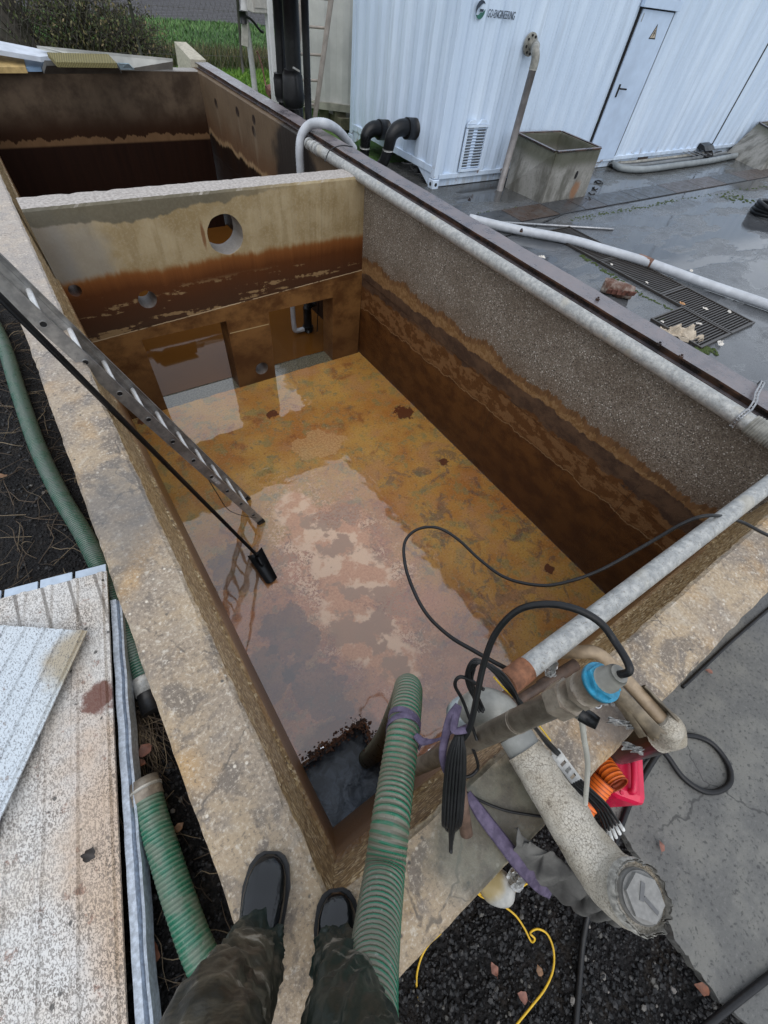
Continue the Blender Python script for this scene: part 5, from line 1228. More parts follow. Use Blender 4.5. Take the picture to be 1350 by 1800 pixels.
mb=MB();mb.tube([D(730,1292,1.38),D(745,1304,1.35),D(770,1300,1.3),D(800,1284,1.2),D(822,1276,1.12)],[.010,.014,.007,.008,.009],8,6,True,.3)
mb.tube([D(736,1318,1.40),D(740,1306,1.37),D(752,1300,1.34)],[.004,.008,.005],8,4,True,.4)
mb.build('tail',PUR,st)
mb=MB();mb.tube([D(806,1240,1.14),D(792,1262,1.12),D(782,1300,1.12),D(778,1330,1.13),D(786,1358,1.15),D(800,1370,1.17)],[.010,.012,.011,.010,.011,.009],8,7,True,.35);mb.tube([D(806,1240,1.14),D(798,1275,1.10),D(800,1285,1.09),D(820,1283,1.09)],[.010,.010,.009,.009],8,6,True,.35);mb.build('loop',PUR,st)
mb=MB();mb.tube([Z(822,1395,.06),Z(845,1430,.045),Z(882,1478,.03),Z(915,1520,.0),Z(948,1556,-.10),Z(968,1572,-.2)],[.012,.020,.021,.022,.020,.014],8,7,True,.2,(0,0,1));tag(mb.build('webbing_strap',PUR,loc=Z(880,1478,0)),'wide flat purple strap trailing over the rim to the black gravel','strap')
# grey rag wound under the lagged pipe
mrg=M('grey_rag');n=mrg.noise(9,5,.6);n2=mrg.noise(120,3);RAG=mrg.out(mrg.mix(mrg.step(n,.35,.7),(.05,.048,.045),(.13,.125,.115)),.9,mrg.bump(n2,.4,.003))
top=[Z(903,1455,.055),Z(940,1485,.05),Z(985,1510,.03),Z(1020,1540,.03),Z(1058,1580,.04),Z(1092,1612,.06)];bot=[Z(900,1500,.02),Z(925,1540,-.06),Z(968,1570,-.12),Z(1005,1600,-.12),Z(1042,1620,-.06),Z(1098,1632,.02)]
top,_=spline(top,[1]*6,6);bot,_=spline(bot,[1]*6,6)
mb=MB();NT=len(top)-1
def rg(u,v):
    i=min(NT-1,int(u*NT));t=u*NT-i;a=top[i].lerp(top[i+1],t);b=bot[i].lerp(bot[i+1],t);q=a.lerp(b,v)
    q=q+V((0,0,.06*math.sin(math.pi*v)*(.4+.6*u)))
    fold=.030*math.sin(u*30+v*5+3*noise.noise(q*9))*math.sin(math.pi*min(1,v*1.1))+.026*noise.noise(q*22)
    rd=(1-abs(math.sin(u*17+v*3.5+2.2*noise.noise(q*7))))**1.5-.4+.6*(1-2*abs(noise.noise(q*15)))
    rd*=.034*min(1,v*4)*min(1,(1-v)*3+.35)
    return q+V((.75*rd+.2*fold,.45*rd,.8*rd+.4*fold))
mb.grid(rg,70,22);mb.grid(lambda u,v:rg(u,1-v)-V((0,0,.004)),70,22);tag(mb.build('rag',RAG,loc=Z(980,1550,0)),'grey cloth rag wound under the capped end of the lagged pipe','rag')
# ================================================================== cables over the basin and on the slab
mb=MB();pts=[Z(1430,975,-.02),Z(1350,941,.05),Z(1300,916,.11),Z(1250,906,.185),Z(1205,918,.13),Z(1140,955,.0),Z(1060,1000,-.12),Z(1000,1022,-.2),Z(950,1029,-.26),Z(890,1016,-.32),Z(845,985,-.36),Z(805,948,-.38),Z(770,928,-.38),Z(735,930,-.36),Z(712,952,-.33),Z(712,992,-.29),Z(728,1040,-.24),Z(752,1082,-.19),Z(790,1118,-.12),Z(835,1145,-.05),Z(880,1170,.03),Z(905,1182,.09),Z(925,1200,.1)]
mb.tube(pts,.0082,10,6);tag(mb.build('float_cable',BLK,loc=Z(950,1029,-.26)),'thin black cable looping in the air above the wet tank floor','cable')
def gcable(name,label,px,z,r,mat=BLK,cat='cable'):
    mb=MB();mb.tube([Z(*p[:2],z+(p[2] if len(p)>2 else 0)) for p in px],r,10,7);return tag(mb.build(name,mat,loc=Z(*px[len(px)//2][:2],z)),label,cat)
gcable('rubber_cable','black rubber cable making one open loop on the concrete slab',[(1120,1345),(1150,1320),(1185,1298),(1215,1293),(1250,1306),(1278,1340),(1284,1372),(1265,1390),(1235,1390),(1200,1366),(1172,1328,.02),(1160,1322,.035),(1140,1350,.02),(1112,1400),(1092,1450),(1072,1510)],-.606,.0125)
gcable('rubber_cable','black rubber cable running straight off the bottom right corner of the slab',[(1180,1850),(1240,1805),(1290,1765),(1345,1722),(1420,1665)],-.606,.0125)
gcable('rubber_cable','black rubber cable coming out of the rag down over the lava gravel',[(1045,1560,.06),(1034,1605,.03),(1024,1660,.0),(1018,1730,-.01),(1012,1800,-.01),(1008,1880,-.01)],-.64,.0115)
gcable('rubber_cable','black rubber cable tucked along the foot of the near wall at the right edge',[(1200,1208),(1240,1170),(1285,1128),(1340,1080),(1400,1030)],-.61,.009)
gcable('drop_cable','thin black cable under the pole curling down onto the mossy rim',[(832,1318,.12),(838,1335,.06),(840,1350,.02),(830,1362,.012),(815,1366,.01),(808,1360,.01)],.0,.005)
gcable('thin_cable','thin black cable crossing the mossy rim under the lagged pipe',[(815,1390),(850,1410),(890,1425),(930,1432),(960,1436)],.012,.004)
YC2=plain('yellow_cord',(.68,.42,.02),.45,.12,40)
gcable('yellow_cord','bright yellow cord looping over the black gravel past the pale stone',[(960,1535,.03),(928,1552,.02),(895,1572,.01),(865,1578,.01),(838,1568,.02),(850,1578,.01),(880,1590),(905,1608),(922,1632),(934,1655),(940,1650,.015),(932,1640,.015),(945,1633),(962,1642),(973,1670),(972,1705),(958,1738),(935,1768),(905,1805),(880,1840)],-.648,.0037,YC2,'cord')
gcable('yellow_cord','separate yellow cord curving below the rim at the bottom edge',[(775,1640,.05),(752,1662,.02),(738,1690),(732,1725),(738,1765),(752,1805),(770,1850)],-.648,.0037,YC2,'cord')
# jerrycan and orange hose
RED=plain('pink_red_plastic',(.62,.012,.06),.32,.1,20)
jc=thing('jerrycan','pinkish red plastic jerrycan standing below the near rim','jerrycan',Z(1088,1365,-.62))
c0=Z(1079,1360,-.44)
mb=MB();mb.box(c0+V((0,0,-.02)),(.215,.135,.28),rot=rotm(z=38),bev=.03);mb.build('body',RED,jc)
R38=rotm(z=38)
mb=MB();mb.tube([c0+R38@V((-.075,0,.11)),c0+R38@V((-.065,0,.145)),c0+R38@V((.03,0,.148)),c0+R38@V((.045,0,.11))],.012,10,5);mb.build('handle',RED,jc)
mb=MB();mb.tube([c0+R38@V((.08,0,.11)),c0+R38@V((.08,0,.15))],.022,18);mb.build('screw_cap',BLKP,jc)
mb=MB()
for sx in(-.09,.09):
    mb.tube([c0+R38@V((sx,.035,.118)),c0+R38@V((sx,.035,.124))],.007,8)
mb.build('moulded_stud',RED,jc)
mo=M('orange_corrugated');u=mo.xyz(mo.uv);t=mo.math('ABSOLUTE',mo.math('SUBTRACT',mo.math('FRACT',mo.mul(u[0],1/.014)),.5))
ORA=mo.out(mo.mix(mo.step(t,.32,.44),(.82,.17,.02),(.30,.045,.008)),.4)
def ohose(pts,label):
    pp,_=spline([V(p) for p in pts],[1]*len(pts),40);qq=resample(pp,.0028);t_=thing('corrugated_hose',label,'hose',qq[0],'orange corrugated hose ends')
    mb=MB();rr=[.043*(1-.07*(.5-.5*math.cos(2*math.pi*i*.0028/.014))) for i in range(len(qq))]
    mb.tube(qq,rr,22,0,False);mb.build('outer',ORA,t_)
    mb=MB();mb.tube(qq[::-1],[r*.90 for r in rr],22,0,False)
    mb.f=[f[::-1] for f in mb.f];mb.build('bore',plain('orange_bore',(.30,.045,.01),.6),t_)
    mb=MB();e=qq[0];ax=(qq[1]-qq[0]).normalized();mb.ring_tube([e-ax*.002,e+ax*.002],[.0435,.0435],.0045,22);mb.build('cut_end',ORA,t_)
ohose([Z(1062,1372,-.30),Z(1045,1395,-.33),Z(1018,1428,-.38),Z(985,1462,-.45)],'ribbed orange hose end nearer the lagged pipe')
ohose([Z(1086,1380,-.28),Z(1072,1360,-.30),Z(1056,1338,-.34),Z(1036,1314,-.42)],'ribbed orange hose end with open mouth beside the red jerrycan')
# pale round stone
mst=M('pale_round_stone');n=mst.noise(14,5,.6);k=mst.blob((-.02,.03,.02),(.06,.05,.08),.4,12,.3);c=mst.mix(mst.step(n,.35,.65),(.30,.30,.28),(.46,.45,.42));STN=mst.out(mst.mix(mst.mul(k,.8),c,(.30,.22,.06)),.5,mst.bump(n,.2,.004))
bm=bmesh.new();bmesh.ops.create_icosphere(bm,subdivisions=4,radius=1);mb=MB();c0=Z(872,1556,-.60)
for v in bm.verts:
    q_=v.co.copy();q_=q_*(1+.08*noise.noise(q_*1.5));mb.v.append(c0+rotm(z=30)@V((q_.x*.062,q_.y*.078,q_.z*.055)))
for f in bm.faces:mb.face([v.index for v in f.verts],None,True)
bm.free();tag(mb.build('round_stone',STN,loc=c0),'smooth pale egg-shaped stone with yellow lichen at the foot of the near wall','stone')
crumple(Z(908,1542,-.56),.05,.035,.05,FOIL,'foil_scrap','crumpled silver foil on the gravel beside the round stone','foil',10,8,n=9)
# leaves
LEAFM=[plain('leaf_brown',(.16,.055,.025),.6,.4,30),plain('leaf_tan',(.22,.115,.055),.6,.4,30),plain('leaf_pink',(.23,.10,.07),.6,.3,30),plain('leaf_dark',(.035,.028,.024),.5,.3,30)]
def leaf(px,py,z,s,mi,label,rot=None,lob=0):
    s*=.8;c=Z(px,py,z);mb=MB();rot=random.uniform(0,360) if rot is None else rot;sd_=random.random()*20
    R=Matrix.Rotation(rad(rot),3,'Z')@Matrix.Rotation(rad(random.uniform(-18,18)),3,'X')
    n=10;L=[];Rr_=[];b=0;n=14
    for i in range(n+1):
        t=i/n;w_=.36*math.sin(math.pi*t**.8)*(1+(.5*abs(math.sin(t*9+sd_)) if lob else .12*math.sin(t*12+sd_)))
        h=.22*math.sin(t*3.3+sd_)+.06*math.sin(t*11+sd_)
        mb.v+=[c+R@V((s*(t-.5),s*w_,s*(.55*w_+h*.5)+.004)),c+R@V((s*(t-.5),0,s*h*.5+.002)),c+R@V((s*(t-.5),-s*w_,s*(.2*w_+h*.5)+.004))]
    for i in range(n):
        a=3*i;mb.face((a,a+3,a+4,a+1),None,True);mb.face((a+1,a+4,a+5,a+2),None,True)
    mb.tube([c+R@V((-s*.5,0,.003)),c+R@V((-s*.72,s*.03,.002))],s*.012,5)
    tag(mb.build('fallen_leaf',LEAFM[mi],loc=c),label,'leaf')
leaf(266,1678,-.43,.085,0,'big rusty brown leaf on black soil beside the short green hose',60)
leaf(316,1454,-.42,.045,1,'small brown leaf on black soil beside the left rim, above the big rusty one',20)
leaf(158,1412+90,-.29,.05,3,'dark three-lobed leaf stuck on the white panel',50,1)
leaf(5,838,-.43,.06,1,'orange-tan leaf at the left edge beside the long green hose',10)
leaf(242,1185,-.42,.05,1,'pale leaf on dead grass beside the hose coupling',100)
leaf(258,1318,-.43,.075,2,'pinkish leaf in the dead grass below the hose coupling',30)
leaf(248,1342,-.42,.045,0,'reddish leaf below the pinkish leaf in the dead grass',140)
leaf(1160,1487,-.61,.05,2,'pale pink leaf lying on the bare slab beside the capped pipe end',45)
leaf(1245,1180,-.61,.045,2,'salmon coloured leaf on the slab just outside the near rim',120)
leaf(868,1703,-.64,.05,2,'pink-brown leaf on the gravel left of the yellow cord loop',80)
leaf(918,1752,-.64,.055,2,'pinkish leaf on the gravel inside the yellow cord loop, lower one',120)
leaf(948,1705,-.64,.04,1,'tan leaf on the gravel close to the yellow cord loop, upper one',70)
leaf(908,1552,-.60,.04,1,'orange-tan leaf on the gravel between round stone and rag',95)
leaf(1232,1735,-.63,.06,0,'dull brown leaf half on the slab edge near the bottom right',130)
leaf(210,1585,-.345,.06,0,'brown leaf wedged in the folded edge of the white panel',80)
leaf(155,545-60,0.01,.05,3,'small dark leaf on the left rim beside the ladder',80) if 0 else None
# ================================================================== person standing on the corner of the rim
def skin(name,verts,edges,radii,mat,parent,sub=2,root=0):
    me=bpy.data.meshes.new(name);o=bpy.data.objects.new(name,me);COL.objects.link(o)
    org=ORG[parent.name];me.from_pydata([tuple(V(v)-org) for v in verts],edges,[])
    m=o.modifiers.new('s','SKIN');m.use_smooth_shade=True
    for i,d_ in enumerate(me.skin_vertices[0].data):
        r=radii[i];d_.radius=r if hasattr(r,'__len__') else (r,r);d_.use_root=(i==root)
    s_=o.modifiers.new('u','SUBSURF');s_.levels=sub;s_.render_levels=sub
    dg=bpy.context.evaluated_depsgraph_get();m2=bpy.data.meshes.new_from_object(o.evaluated_get(dg));o.modifiers.clear();o.data=m2
    m2.materials.clear();m2.materials.append(mat);o.parent=parent;ORG[o.name]=org
    for p in m2.polygons:p.use_smooth=True
    return o
pe=thing('person','person in muddy dark green waterproof trousers and black rubber boots standing on the rim corner','person',(-.2,-.25,0))
SKIN=plain('skin',(.42,.24,.17),.5,.08,40)
aL,kL,hL=V((-.268,-.105,.14)),V((-.292,-.135,.50)),V((-.315,-.37,.93))
aR,kR,hR=V((-.105,-.235,.14)),V((-.115,-.262,.50)),V((-.10,-.42,.93))
pel=V((-.185,-.40,.97));ch=V((-.19,-.44,1.32));nk=V((-.18,-.42,1.50))
Vv=[pel,V((-.19,-.43,1.14)),ch,nk,V((-.175,-.36,1.58)),V((-.17,-.33,1.68)),hL,kL,aL,hR,kR,aR,
    V((-.36,-.44,1.40)),V((-.43,-.42,1.16)),V((-.33,-.26,1.24)),V((-.27,-.20,1.30)),V((-.02,-.44,1.40)),V((.06,-.42,1.16)),V((-.04,-.26,1.24)),V((-.10,-.20,1.30)),
    ]
Ev=[(0,1),(1,2),(2,3),(3,4),(4,5),(0,6),(6,7),(7,8),(0,9),(9,10),(10,11),(2,12),(12,13),(13,14),(14,15),(2,16),(16,17),(17,18),(18,19)]
Rv=[(.14,.11),(.14,.11),(.165,.115),.055,.075,.07,.075,.052,.036,.075,.052,.036,.055,.042,.033,.022,.055,.042,.033,.022]
skin('body',Vv,Ev,Rv,SKIN,pe)
def hand(c,s):
    vs=[c];es=[];rs=[.022]
    for k in range(4):
        b0=c+V((s*.01+(k-1.5)*.016,.045,.01));b1=b0+V((0,.028-.004*abs(k-1.5),.018));b2=b1+V((s*-.004,.008,.024));i=len(vs);vs+=[b0,b1,b2];es+=[(0,i),(i,i+1),(i+1,i+2)];rs+=[.009,.008,.007]
    i=len(vs);vs+=[c+V((s*-.03,.02,.012)),c+V((s*-.04,.035,.035))];es+=[(0,i),(i,i+1)];rs+=[.010,.008]
    return skin('hand',vs,es,rs,SKIN,pe,1)
hand(V((-.27,-.185,1.31)),-1);hand(V((-.10,-.185,1.31)),1)
mtr=M('muddy_green_waterproofs');n=mtr.noise(3.5,5,.65,dist=.6);n2=mtr.noise(22,5,.7);p=mtr.xyz();st_=mtr.noise(5,6,.7,mtr.map(scale=(1.2,1.2,6),rot=(25,40,20)))
c=mtr.mix(mtr.step(n,.35,.6),(.006,.018,.015),(.015,.022,.017))
mud=mtr.mul(mtr.step(mtr.add(p[2],mtr.mul(n,.45)),.34,.56),1);lx=mtr.step(p[0],.07,-.02)
c=mtr.mix(mtr.mul(mtr.mul(mud,lx),.85),c,mtr.mix(mtr.step(st_,.38,.62),(.02,.016,.010),(.095,.078,.052)))
c=mtr.mix(mtr.mul(mtr.mul(mtr.step(st_,.56,.66),mud),.75),c,(.30,.27,.22))
fold=mtr.noise(9,3,.5,mtr.map(scale=(1,1,.5)),dist=1)
TRO=mtr.out(c,.42,mtr.bump(mtr.add(fold,mtr.mul(n2,.15)),.6,.018))
def loft(secs,mat,name,parent,seg=56,wr=.006,seed=0,cap=(False,True)):
    mb=MB()
    for i,(c,rx,ry) in enumerate(secs):
        for k in range(seg):
            a=2*math.pi*k/seg;q_=V((math.cos(a)*rx,math.sin(a)*ry,0));qq=V(c)+q_
            ca,sa=math.cos(a),math.sin(a);zz_=qq.z
            r1=1-abs(noise.noise(V((ca*1.1+seed,sa*1.1,zz_*11+ca*1.2)))*2);r2=1-abs(noise.noise(V((ca*2.3,sa*2.3+seed,zz_*26+sa*2.0)))*2)
            w_=wr*(1.5*(r1-.5)+.7*(r2-.5)+.5*noise.noise(V((ca*5,sa*5,zz_*20+seed))))
            mb.v.append(qq+q_.normalized()*w_)
    for i in range(len(secs)-1):
        for k in range(seg):
            h=(k+1)%seg;mb.face((i*seg+k,i*seg+h,(i+1)*seg+h,(i+1)*seg+k),None,True)
    if cap[1]:mb.face([(len(secs)-1)*seg+k for k in range(seg)])
    return mb.build(name,mat,parent)
def legsecs(a,k,h,foot,r=(.062,.070,.078,.085,.10,.12)):
    P=[foot,a+V((0,0,-.02)),a.lerp(k,.45),k,k.lerp(h,.5),h];pp,rr=spline(P,list(r),18);return [(p_,r_*.98,r_*1.05) for p_,r_ in zip(pp,rr)]
tl=loft(legsecs(aL,kL,hL,V((-.262,-.098,.078)),(.062,.064,.071,.080,.098,.12)),TRO,'trouser_leg',pe,seed=1,wr=.011)
trr=loft(legsecs(aR,kR,hR,V((-.118,-.226,.078)),(.058,.060,.066,.074,.096,.12)),TRO,'trouser_leg',pe,seed=5,wr=.010)
JK=plain('dark_jacket',(.02,.03,.028),.6,.3,12)
loft([((-.19,-.40,.86),.20,.15),((-.19,-.41,.97),.19,.145),((-.19,-.43,1.14),.18,.14),((-.19,-.44,1.32),.205,.145),((-.19,-.44,1.42),.16,.12),((-.18,-.42,1.50),.075,.075)],JK,'jacket',pe,wr=.008,seed=3)
for s,pts in ((-1,[(-.34,-.44,1.42),(-.42,-.43,1.18),(-.345,-.28,1.23),(-.29,-.225,1.29)]),(1,[(-.04,-.44,1.42),(.05,-.43,1.18),(-.03,-.28,1.23),(-.085,-.225,1.29)])):
    mb=MB();mb.tube([V(p_) for p_ in pts],[.075,.062,.055,.045],18,6);mb.build('sleeve',JK,pe)
bm=bmesh.new();bmesh.ops.create_uvsphere(bm,u_segments=20,v_segments=12,radius=1);mb=MB()
for v in bm.verts:mb.v.append(V((-.172,-.355,1.69))+V((v.co.x*.088,v.co.y*.10,max(-.02,v.co.z)*.085)))
for f in bm.faces:mb.face([v.index for v in f.verts],None,True)
bm.free();mb.build('wool_hat',plain('wool_hat',(.03,.03,.035),.9,.3,60),pe)
mbo=M('wet_black_rubber');n=mbo.noise(10,5,.6);n2=mbo.noise(60,4,.6);BOOT=mbo.out(mbo.mix(mbo.step(n,.4,.7),(.004,.0045,.0055),(.010,.011,.013)),mbo.ramp(n2,[(.35,.04),(.7,.20)]),mbo.bump(mbo.add(n2,mbo.noise(8,3)),.25,.006))
def boot(toe,heel,w_=.052,h=.075):
    d_=(heel-toe);Lb=d_.length;d_=d_.normalized();sd=d_.cross(V((0,0,1)))
    mb=MB();ns,seg=22,24;z0=.008
    prof=[(0,.30,.30),(.03,.55,.42),(.08,.78,.58),(.16,.95,.74),(.28,1.02,.90),(.40,.99,1.05),(.52,.92,1.25),(.62,.86,1.6),(.72,.84,1.8),(.82,.84,1.8),(.92,.80,1.7),(.98,.62,1.5),(1,.4,1.2)]
    for (t,a,b_) in prof:
        for k in range(seg):
            an=2*math.pi*k/seg;x=math.cos(an);y=math.sin(an)
            sx=math.copysign(abs(x)**.75,x)*w_*a;sz=(math.copysign(abs(y)**.8,y)*.5+.5)*h*b_
            if y<0: sz=(.5-.5*abs(y)**.5)*h*b_
            rib=.0035*max(0,math.sin(x*9))*(1 if y>.3 and .05<t<.5 else 0)
            mb.v.append(toe+d_*(t*Lb)+sd*sx+V((0,0,z0+sz+rib)))
    for i in range(len(prof)-1):
        for k in range(seg):
            hh=(k+1)%seg;mb.face((i*seg+k,i*seg+hh,(i+1)*seg+hh,(i+1)*seg+k),None,True)
    mb.face(range(seg));mb.face([(len(prof)-1)*seg+k for k in range(seg)])
    mb.tube([toe+d_*Lb*.75+V((0,0,.07)),toe+d_*Lb*.76+V((0,0,.16)),toe+d_*Lb*.78+V((0,0,.30))],[.05,.048,.052],20)
    o=mb.build('boot',BOOT,pe)
    bm=bmesh.new();bm.from_mesh(o.data);bmesh.ops.recalc_face_normals(bm,faces=bm.faces);bm.to_mesh(o.data);bm.free()
    mb=MB();out=[]
    for t,s in [(0,.0),(.0,.35),(.03,.66),(.10,.92),(.25,1.08),(.45,1.0),(.65,.9),(.9,.88),(1,.6),(1.0,0)]:out.append((t,s))
    pl=[toe+d_*(t*Lb-.006)+sd*(s*(w_+.005)) for t,s in out]+[toe+d_*(t*Lb-.006)-sd*(s*(w_+.005)) for t,s in out[::-1]]
    pl=[p_ for i,p_ in enumerate(pl) if i==0 or (p_-pl[i-1]).length>1e-4]
    mb.hull([p_+V((0,0,.003)) for p_ in pl],[p_+V((0,0,.024)) for p_ in pl]);mb.build('sole',BLK,o)
boot(V((-.163,.045,0)),V((-.332,-.195,0)),.053,.078)
boot(V((-.055,-.125,0)),V((-.19,-.375,0)),.051,.078)
# ================================================================== background: buildings, ducts, fence, plants, rubbish
GBG=plain('old_white_sheet',(.47,.47,.44),.55,.18,1.5)
b2=thing('site_cabin','weathered off-white corrugated cabin raised on timbers behind the container','cabin',(5.2,9.6,-.6))
zb=-.34;l0=Z(520,179,zb);l1=Z(613,191,zb);dv=V((l1.x-l0.x,l1.y-l0.y,0)).normalized();nv=V((-dv.y,dv.x,0))
l0=l0-dv*.0;mb=MB();Wc=3.4
corr_wall(mb,lambda x,d,z:V((l0.x+dv.x*x+nv.x*d,l0.y+dv.y*x+nv.y*d,z)),Wc,.42,.035,zb+.05,2.2)
a=V((l0.x,l0.y,0));bb=a+dv*Wc;b=len(mb.v)
for q_ in ((a,zb+.05),(a,2.2),(a+nv*5,2.2),(a+nv*5,zb+.05)):mb.v.append(q_[0]+V((0,0,q_[1])))
mb.face((b,b+1,b+2,b+3));b=len(mb.v)
for q_ in (a,bb,bb+nv*5,a+nv*5):mb.v.append(q_+nv*.04+V((0,0,2.2)))
mb.face((b,b+1,b+2,b+3));mb.build('corrugated_wall',GBG,b2)
mb=MB();m_=a+dv*Wc/2;mb.box(m_+V((0,0,zb)),(Wc,.09,.10),rot=Matrix.Rotation(math.atan2(dv.y,dv.x),3,'Z'));mb.build('base_rail',plain('dirty_rail',(.30,.29,.24),.6,.3,6),b2)
mb=MB();mb.box(a+nv*.045+V((0,0,.95)),(.09,.09,2.5),rot=Matrix.Rotation(math.atan2(dv.y,dv.x),3,'Z'));mb.build('corner_post',GBG,b2)
TIM=plain('mossy_timber',(.13,.12,.075),.85,.4,10)
for k in range(7):
    q_=a+dv*(.2+k*.3)+nv*(.06+.12*(k%2));mb=MB();mb.box(q_+V((0,0,(zb-.06-.66)/2)),(.13+.04*(k%3),.12,zb-.06+.66),rot=Matrix.Rotation(math.atan2(dv.y,dv.x)+.2*k,3,'Z'));mb.build('support_timber',TIM,b2)
mb=MB();mb.box(a+dv*1.3+nv*.5+V((0,0,-.55)),(1.5,.6,.16));mb.build('support_timber',TIM,b2)
# leaning extension ladder
ld2=thing('extension_ladder','beige extension ladder leaning upright against the weathered cabin','ladder',(4.2,8.6,-.66))
q0=XP(553,192,4.40);dY=q0.y
base=YP(556,196,dY);topp=YP(583,0,dY);dirl=(topp-base).normalized()
bs=base-dirl*.35;LAD2=plain('beige_ladder',(.30,.26,.22),.5,.2,10)
sdl=V((-1,.12,0)).normalized()
for off,nm in ((0,'rail'),(.42,'rail')):
    for dz in (0,.06):
        mb=MB();mb.box(bs+sdl*off+V((dz*-.9,-dz,0))+dirl*1.25,(.05,.03,2.5),rot=frame(dirl,(0,1,0)));mb.build(nm,LAD2,ld2)
k=.15
while k<2.45:
    mb=MB();mb.tube([bs+dirl*k,bs+dirl*k+sdl*.42],.016,8);mb.build('rung',LAD2,ld2);k+=.28
# black riser ducts behind the beam
for (x0,x1,r,lab,yy,fat) in ((487,498,.075,'thin black riser duct, left of the three behind the beam',8.0,0),(508,519,.105,'fattest black riser duct with a taped joint behind the beam',7.85,1),(534,541,.048,'slim black riser pipe nearest the leaning ladder',7.7,0)):
    t=thing('riser_duct',lab,'duct',XP(x1,190,3.85),'black riser ducts behind the beam')
    X0=3.80
    pt_=XP(x1,170,X0);pb_=V((pt_.x+.01,pt_.y,-.66));Pt=YP(x0,-40,pt_.y)
    mb=MB();mb.tube([pb_,pt_,Pt.lerp(pt_,.5),Pt],r,18);mb.build('pipe',BLKP,t)
    if fat:
        a=YP(517,190,pt_.y);b=YP(513,122,pt_.y);mb=MB();mb.tube([a,a.lerp(b,.08),a.lerp(b,.3),a.lerp(b,.85),b],[r*1.05,r*1.32,r*1.42,r*1.3,r*1.02],18)
        for v in mb.v:v+=V((noise.noise(v*9),noise.noise(v*9+V((3,3,3))),0))*.014
        mb.build('taped_joint',BLK,t)
        a=YP(521,122,pt_.y-.1);mb=MB();mb.box(a,(.10,.02,.02),rot=rotm(y=20));mb.build('clip',GALV,t)
    elif r>.06:
        a=YP(496,178,pt_.y);b=YP(491,128,pt_.y);mb=MB();mb.tube([a,a.lerp(b,.2),a.lerp(b,.8),b],[r*1.05,r*1.3,r*1.25,r],16);mb.build('taped_joint',BLK,t)
WPO=plain('white_post_paint',(.58,.58,.56),.5,.1,5)
mb=MB();a=YP(484,185,8.6);b=YP(472,-60,8.6);mb.box((V((a.x,a.y,-.66))+b)/2,(.06,.05,b.z+.66));tag(mb.build('white_post',WPO,loc=V((a.x,a.y,-.66))),'thin white post just left of the black riser ducts','post')
mb=MB();a=YP(524,160,8.2);b=YP(512,-60,8.2);mb.box((V((a.x,a.y,-.66))+b)/2,(.10,.05,b.z+.66));tag(mb.build('white_board',WPO,loc=V((a.x,a.y,-.66))),'white upright board between the black riser ducts','board')
q_=YP(466,24,9.0);cbx=thing('meter_cabinet','pale cream cabinet on a thin leg at the top beside the riser ducts','cabinet',(q_.x,9.0,-.66))
mb=MB();mb.box((q_.x-.02,9.1,q_.z+.42),(.34,.22,.84),bev=.01);mb.build('cabinet_box',CREAM,cbx);mb=MB();mb.box((q_.x+.08,9.1,(q_.z-.66)/2),(.06,.06,q_.z+.66));mb.build('leg',WPO,cbx)
mb=MB();mb.box((q_.x-.02,8.985,q_.z+.42),(.28,.012,.74),bev=.003);mb.build('door',CREAM,cbx)
# post with old tap and rag
TWOOD=plain('grey_old_wood',(.24,.215,.18),.85,.3,8)
py=YP(446,150,11.0);pxx=py.x;tpz=YP(442,32,11.0).z
po=thing('tap_post','crooked grey post with a dark old tap and cloth tied to it on the lawn','post',(pxx,11.0,-.68))
mb=MB();mb.tube([(pxx+.02,11,-.7),(pxx+.01,11,-.1),(pxx-.01,11,.35),(pxx-.03,11,.62)],[.055,.052,.048,.045],12);mb.tube([(pxx-.03,11,.60),(pxx-.02,11,.78),(pxx,11,.95)],[.07,.05,.015],8);mb.build('pole',plain('post_grey',(.34,.34,.33),.7,.2,6),po)
mb=MB();mb.box((pxx-.09,10.95,.32),(.12,.02,.30),rot=rotm(y=10));mb.build('cloth',CREAM,po)
mb=MB();mb.tube([(pxx-.10,10.93,.60),(pxx-.10,10.93,.45)],.06,10);mb.tube([(pxx-.08,10.93,.55),(pxx+.06,10.92,.50),(pxx+.2,10.92,.38),(pxx+.26,10.92,.36)],.02,8,4);mb.build('tap',BLKP,po)
mb=MB();q_=YP(476,165,9.4);mb.tube([q_+V((-.06,0,.03)),q_+V((.05,0,.06))],.075,10);mb.tube([q_+V((-.08,0,.1)),q_+V((-.12,0,.35)),q_+V((-.18,0,.5))],.012,6,3);mb.tube([V((q_.x,q_.y,-.66)),q_],.03,8);tag(mb.build('rusty_valve',plain('rusty_valve',(.22,.10,.08),.7,.4,12),loc=V((q_.x,q_.y,-.66))),'small rusty red valve on a stub behind the beam','valve')
# rubbish sheets beyond the far wall
STR=plain('aged_sheet',(.40,.40,.37),.6,.25,3)
def slab(name,label,px,z0_,z1_,mat,cat,th=.04):
    pts=[Z(x,y,z) for x,y,z in px];mb=MB();mb.hull([p_-V((0,0,th)) for p_ in pts],pts);o=mb.build(name,mat,loc=pts[0])
    bm=bmesh.new();bm.from_mesh(o.data);bmesh.ops.recalc_face_normals(bm,faces=bm.faces);bm.to_mesh(o.data);bm.free();return tag(o,label,cat)
slab('insulation_sheet','yellow-brown foam insulation sheet on the heap beyond the far wall',[(-60,118,.02),(45,118,.02),(38,90,.10),(-60,74,.16)],0,0,plain('yellow_foam',(.44,.31,.13),.9,.35,6),'sheet',.06)
slab('blue_sheet','light blue metal sheet on the heap between foam and grey slab',[(46,119,.01),(72,119,.01),(80,96,.09),(39,91,.10)],0,0,plain('pale_blue_paint',(.20,.31,.46),.5,.2,5),'sheet',.04)
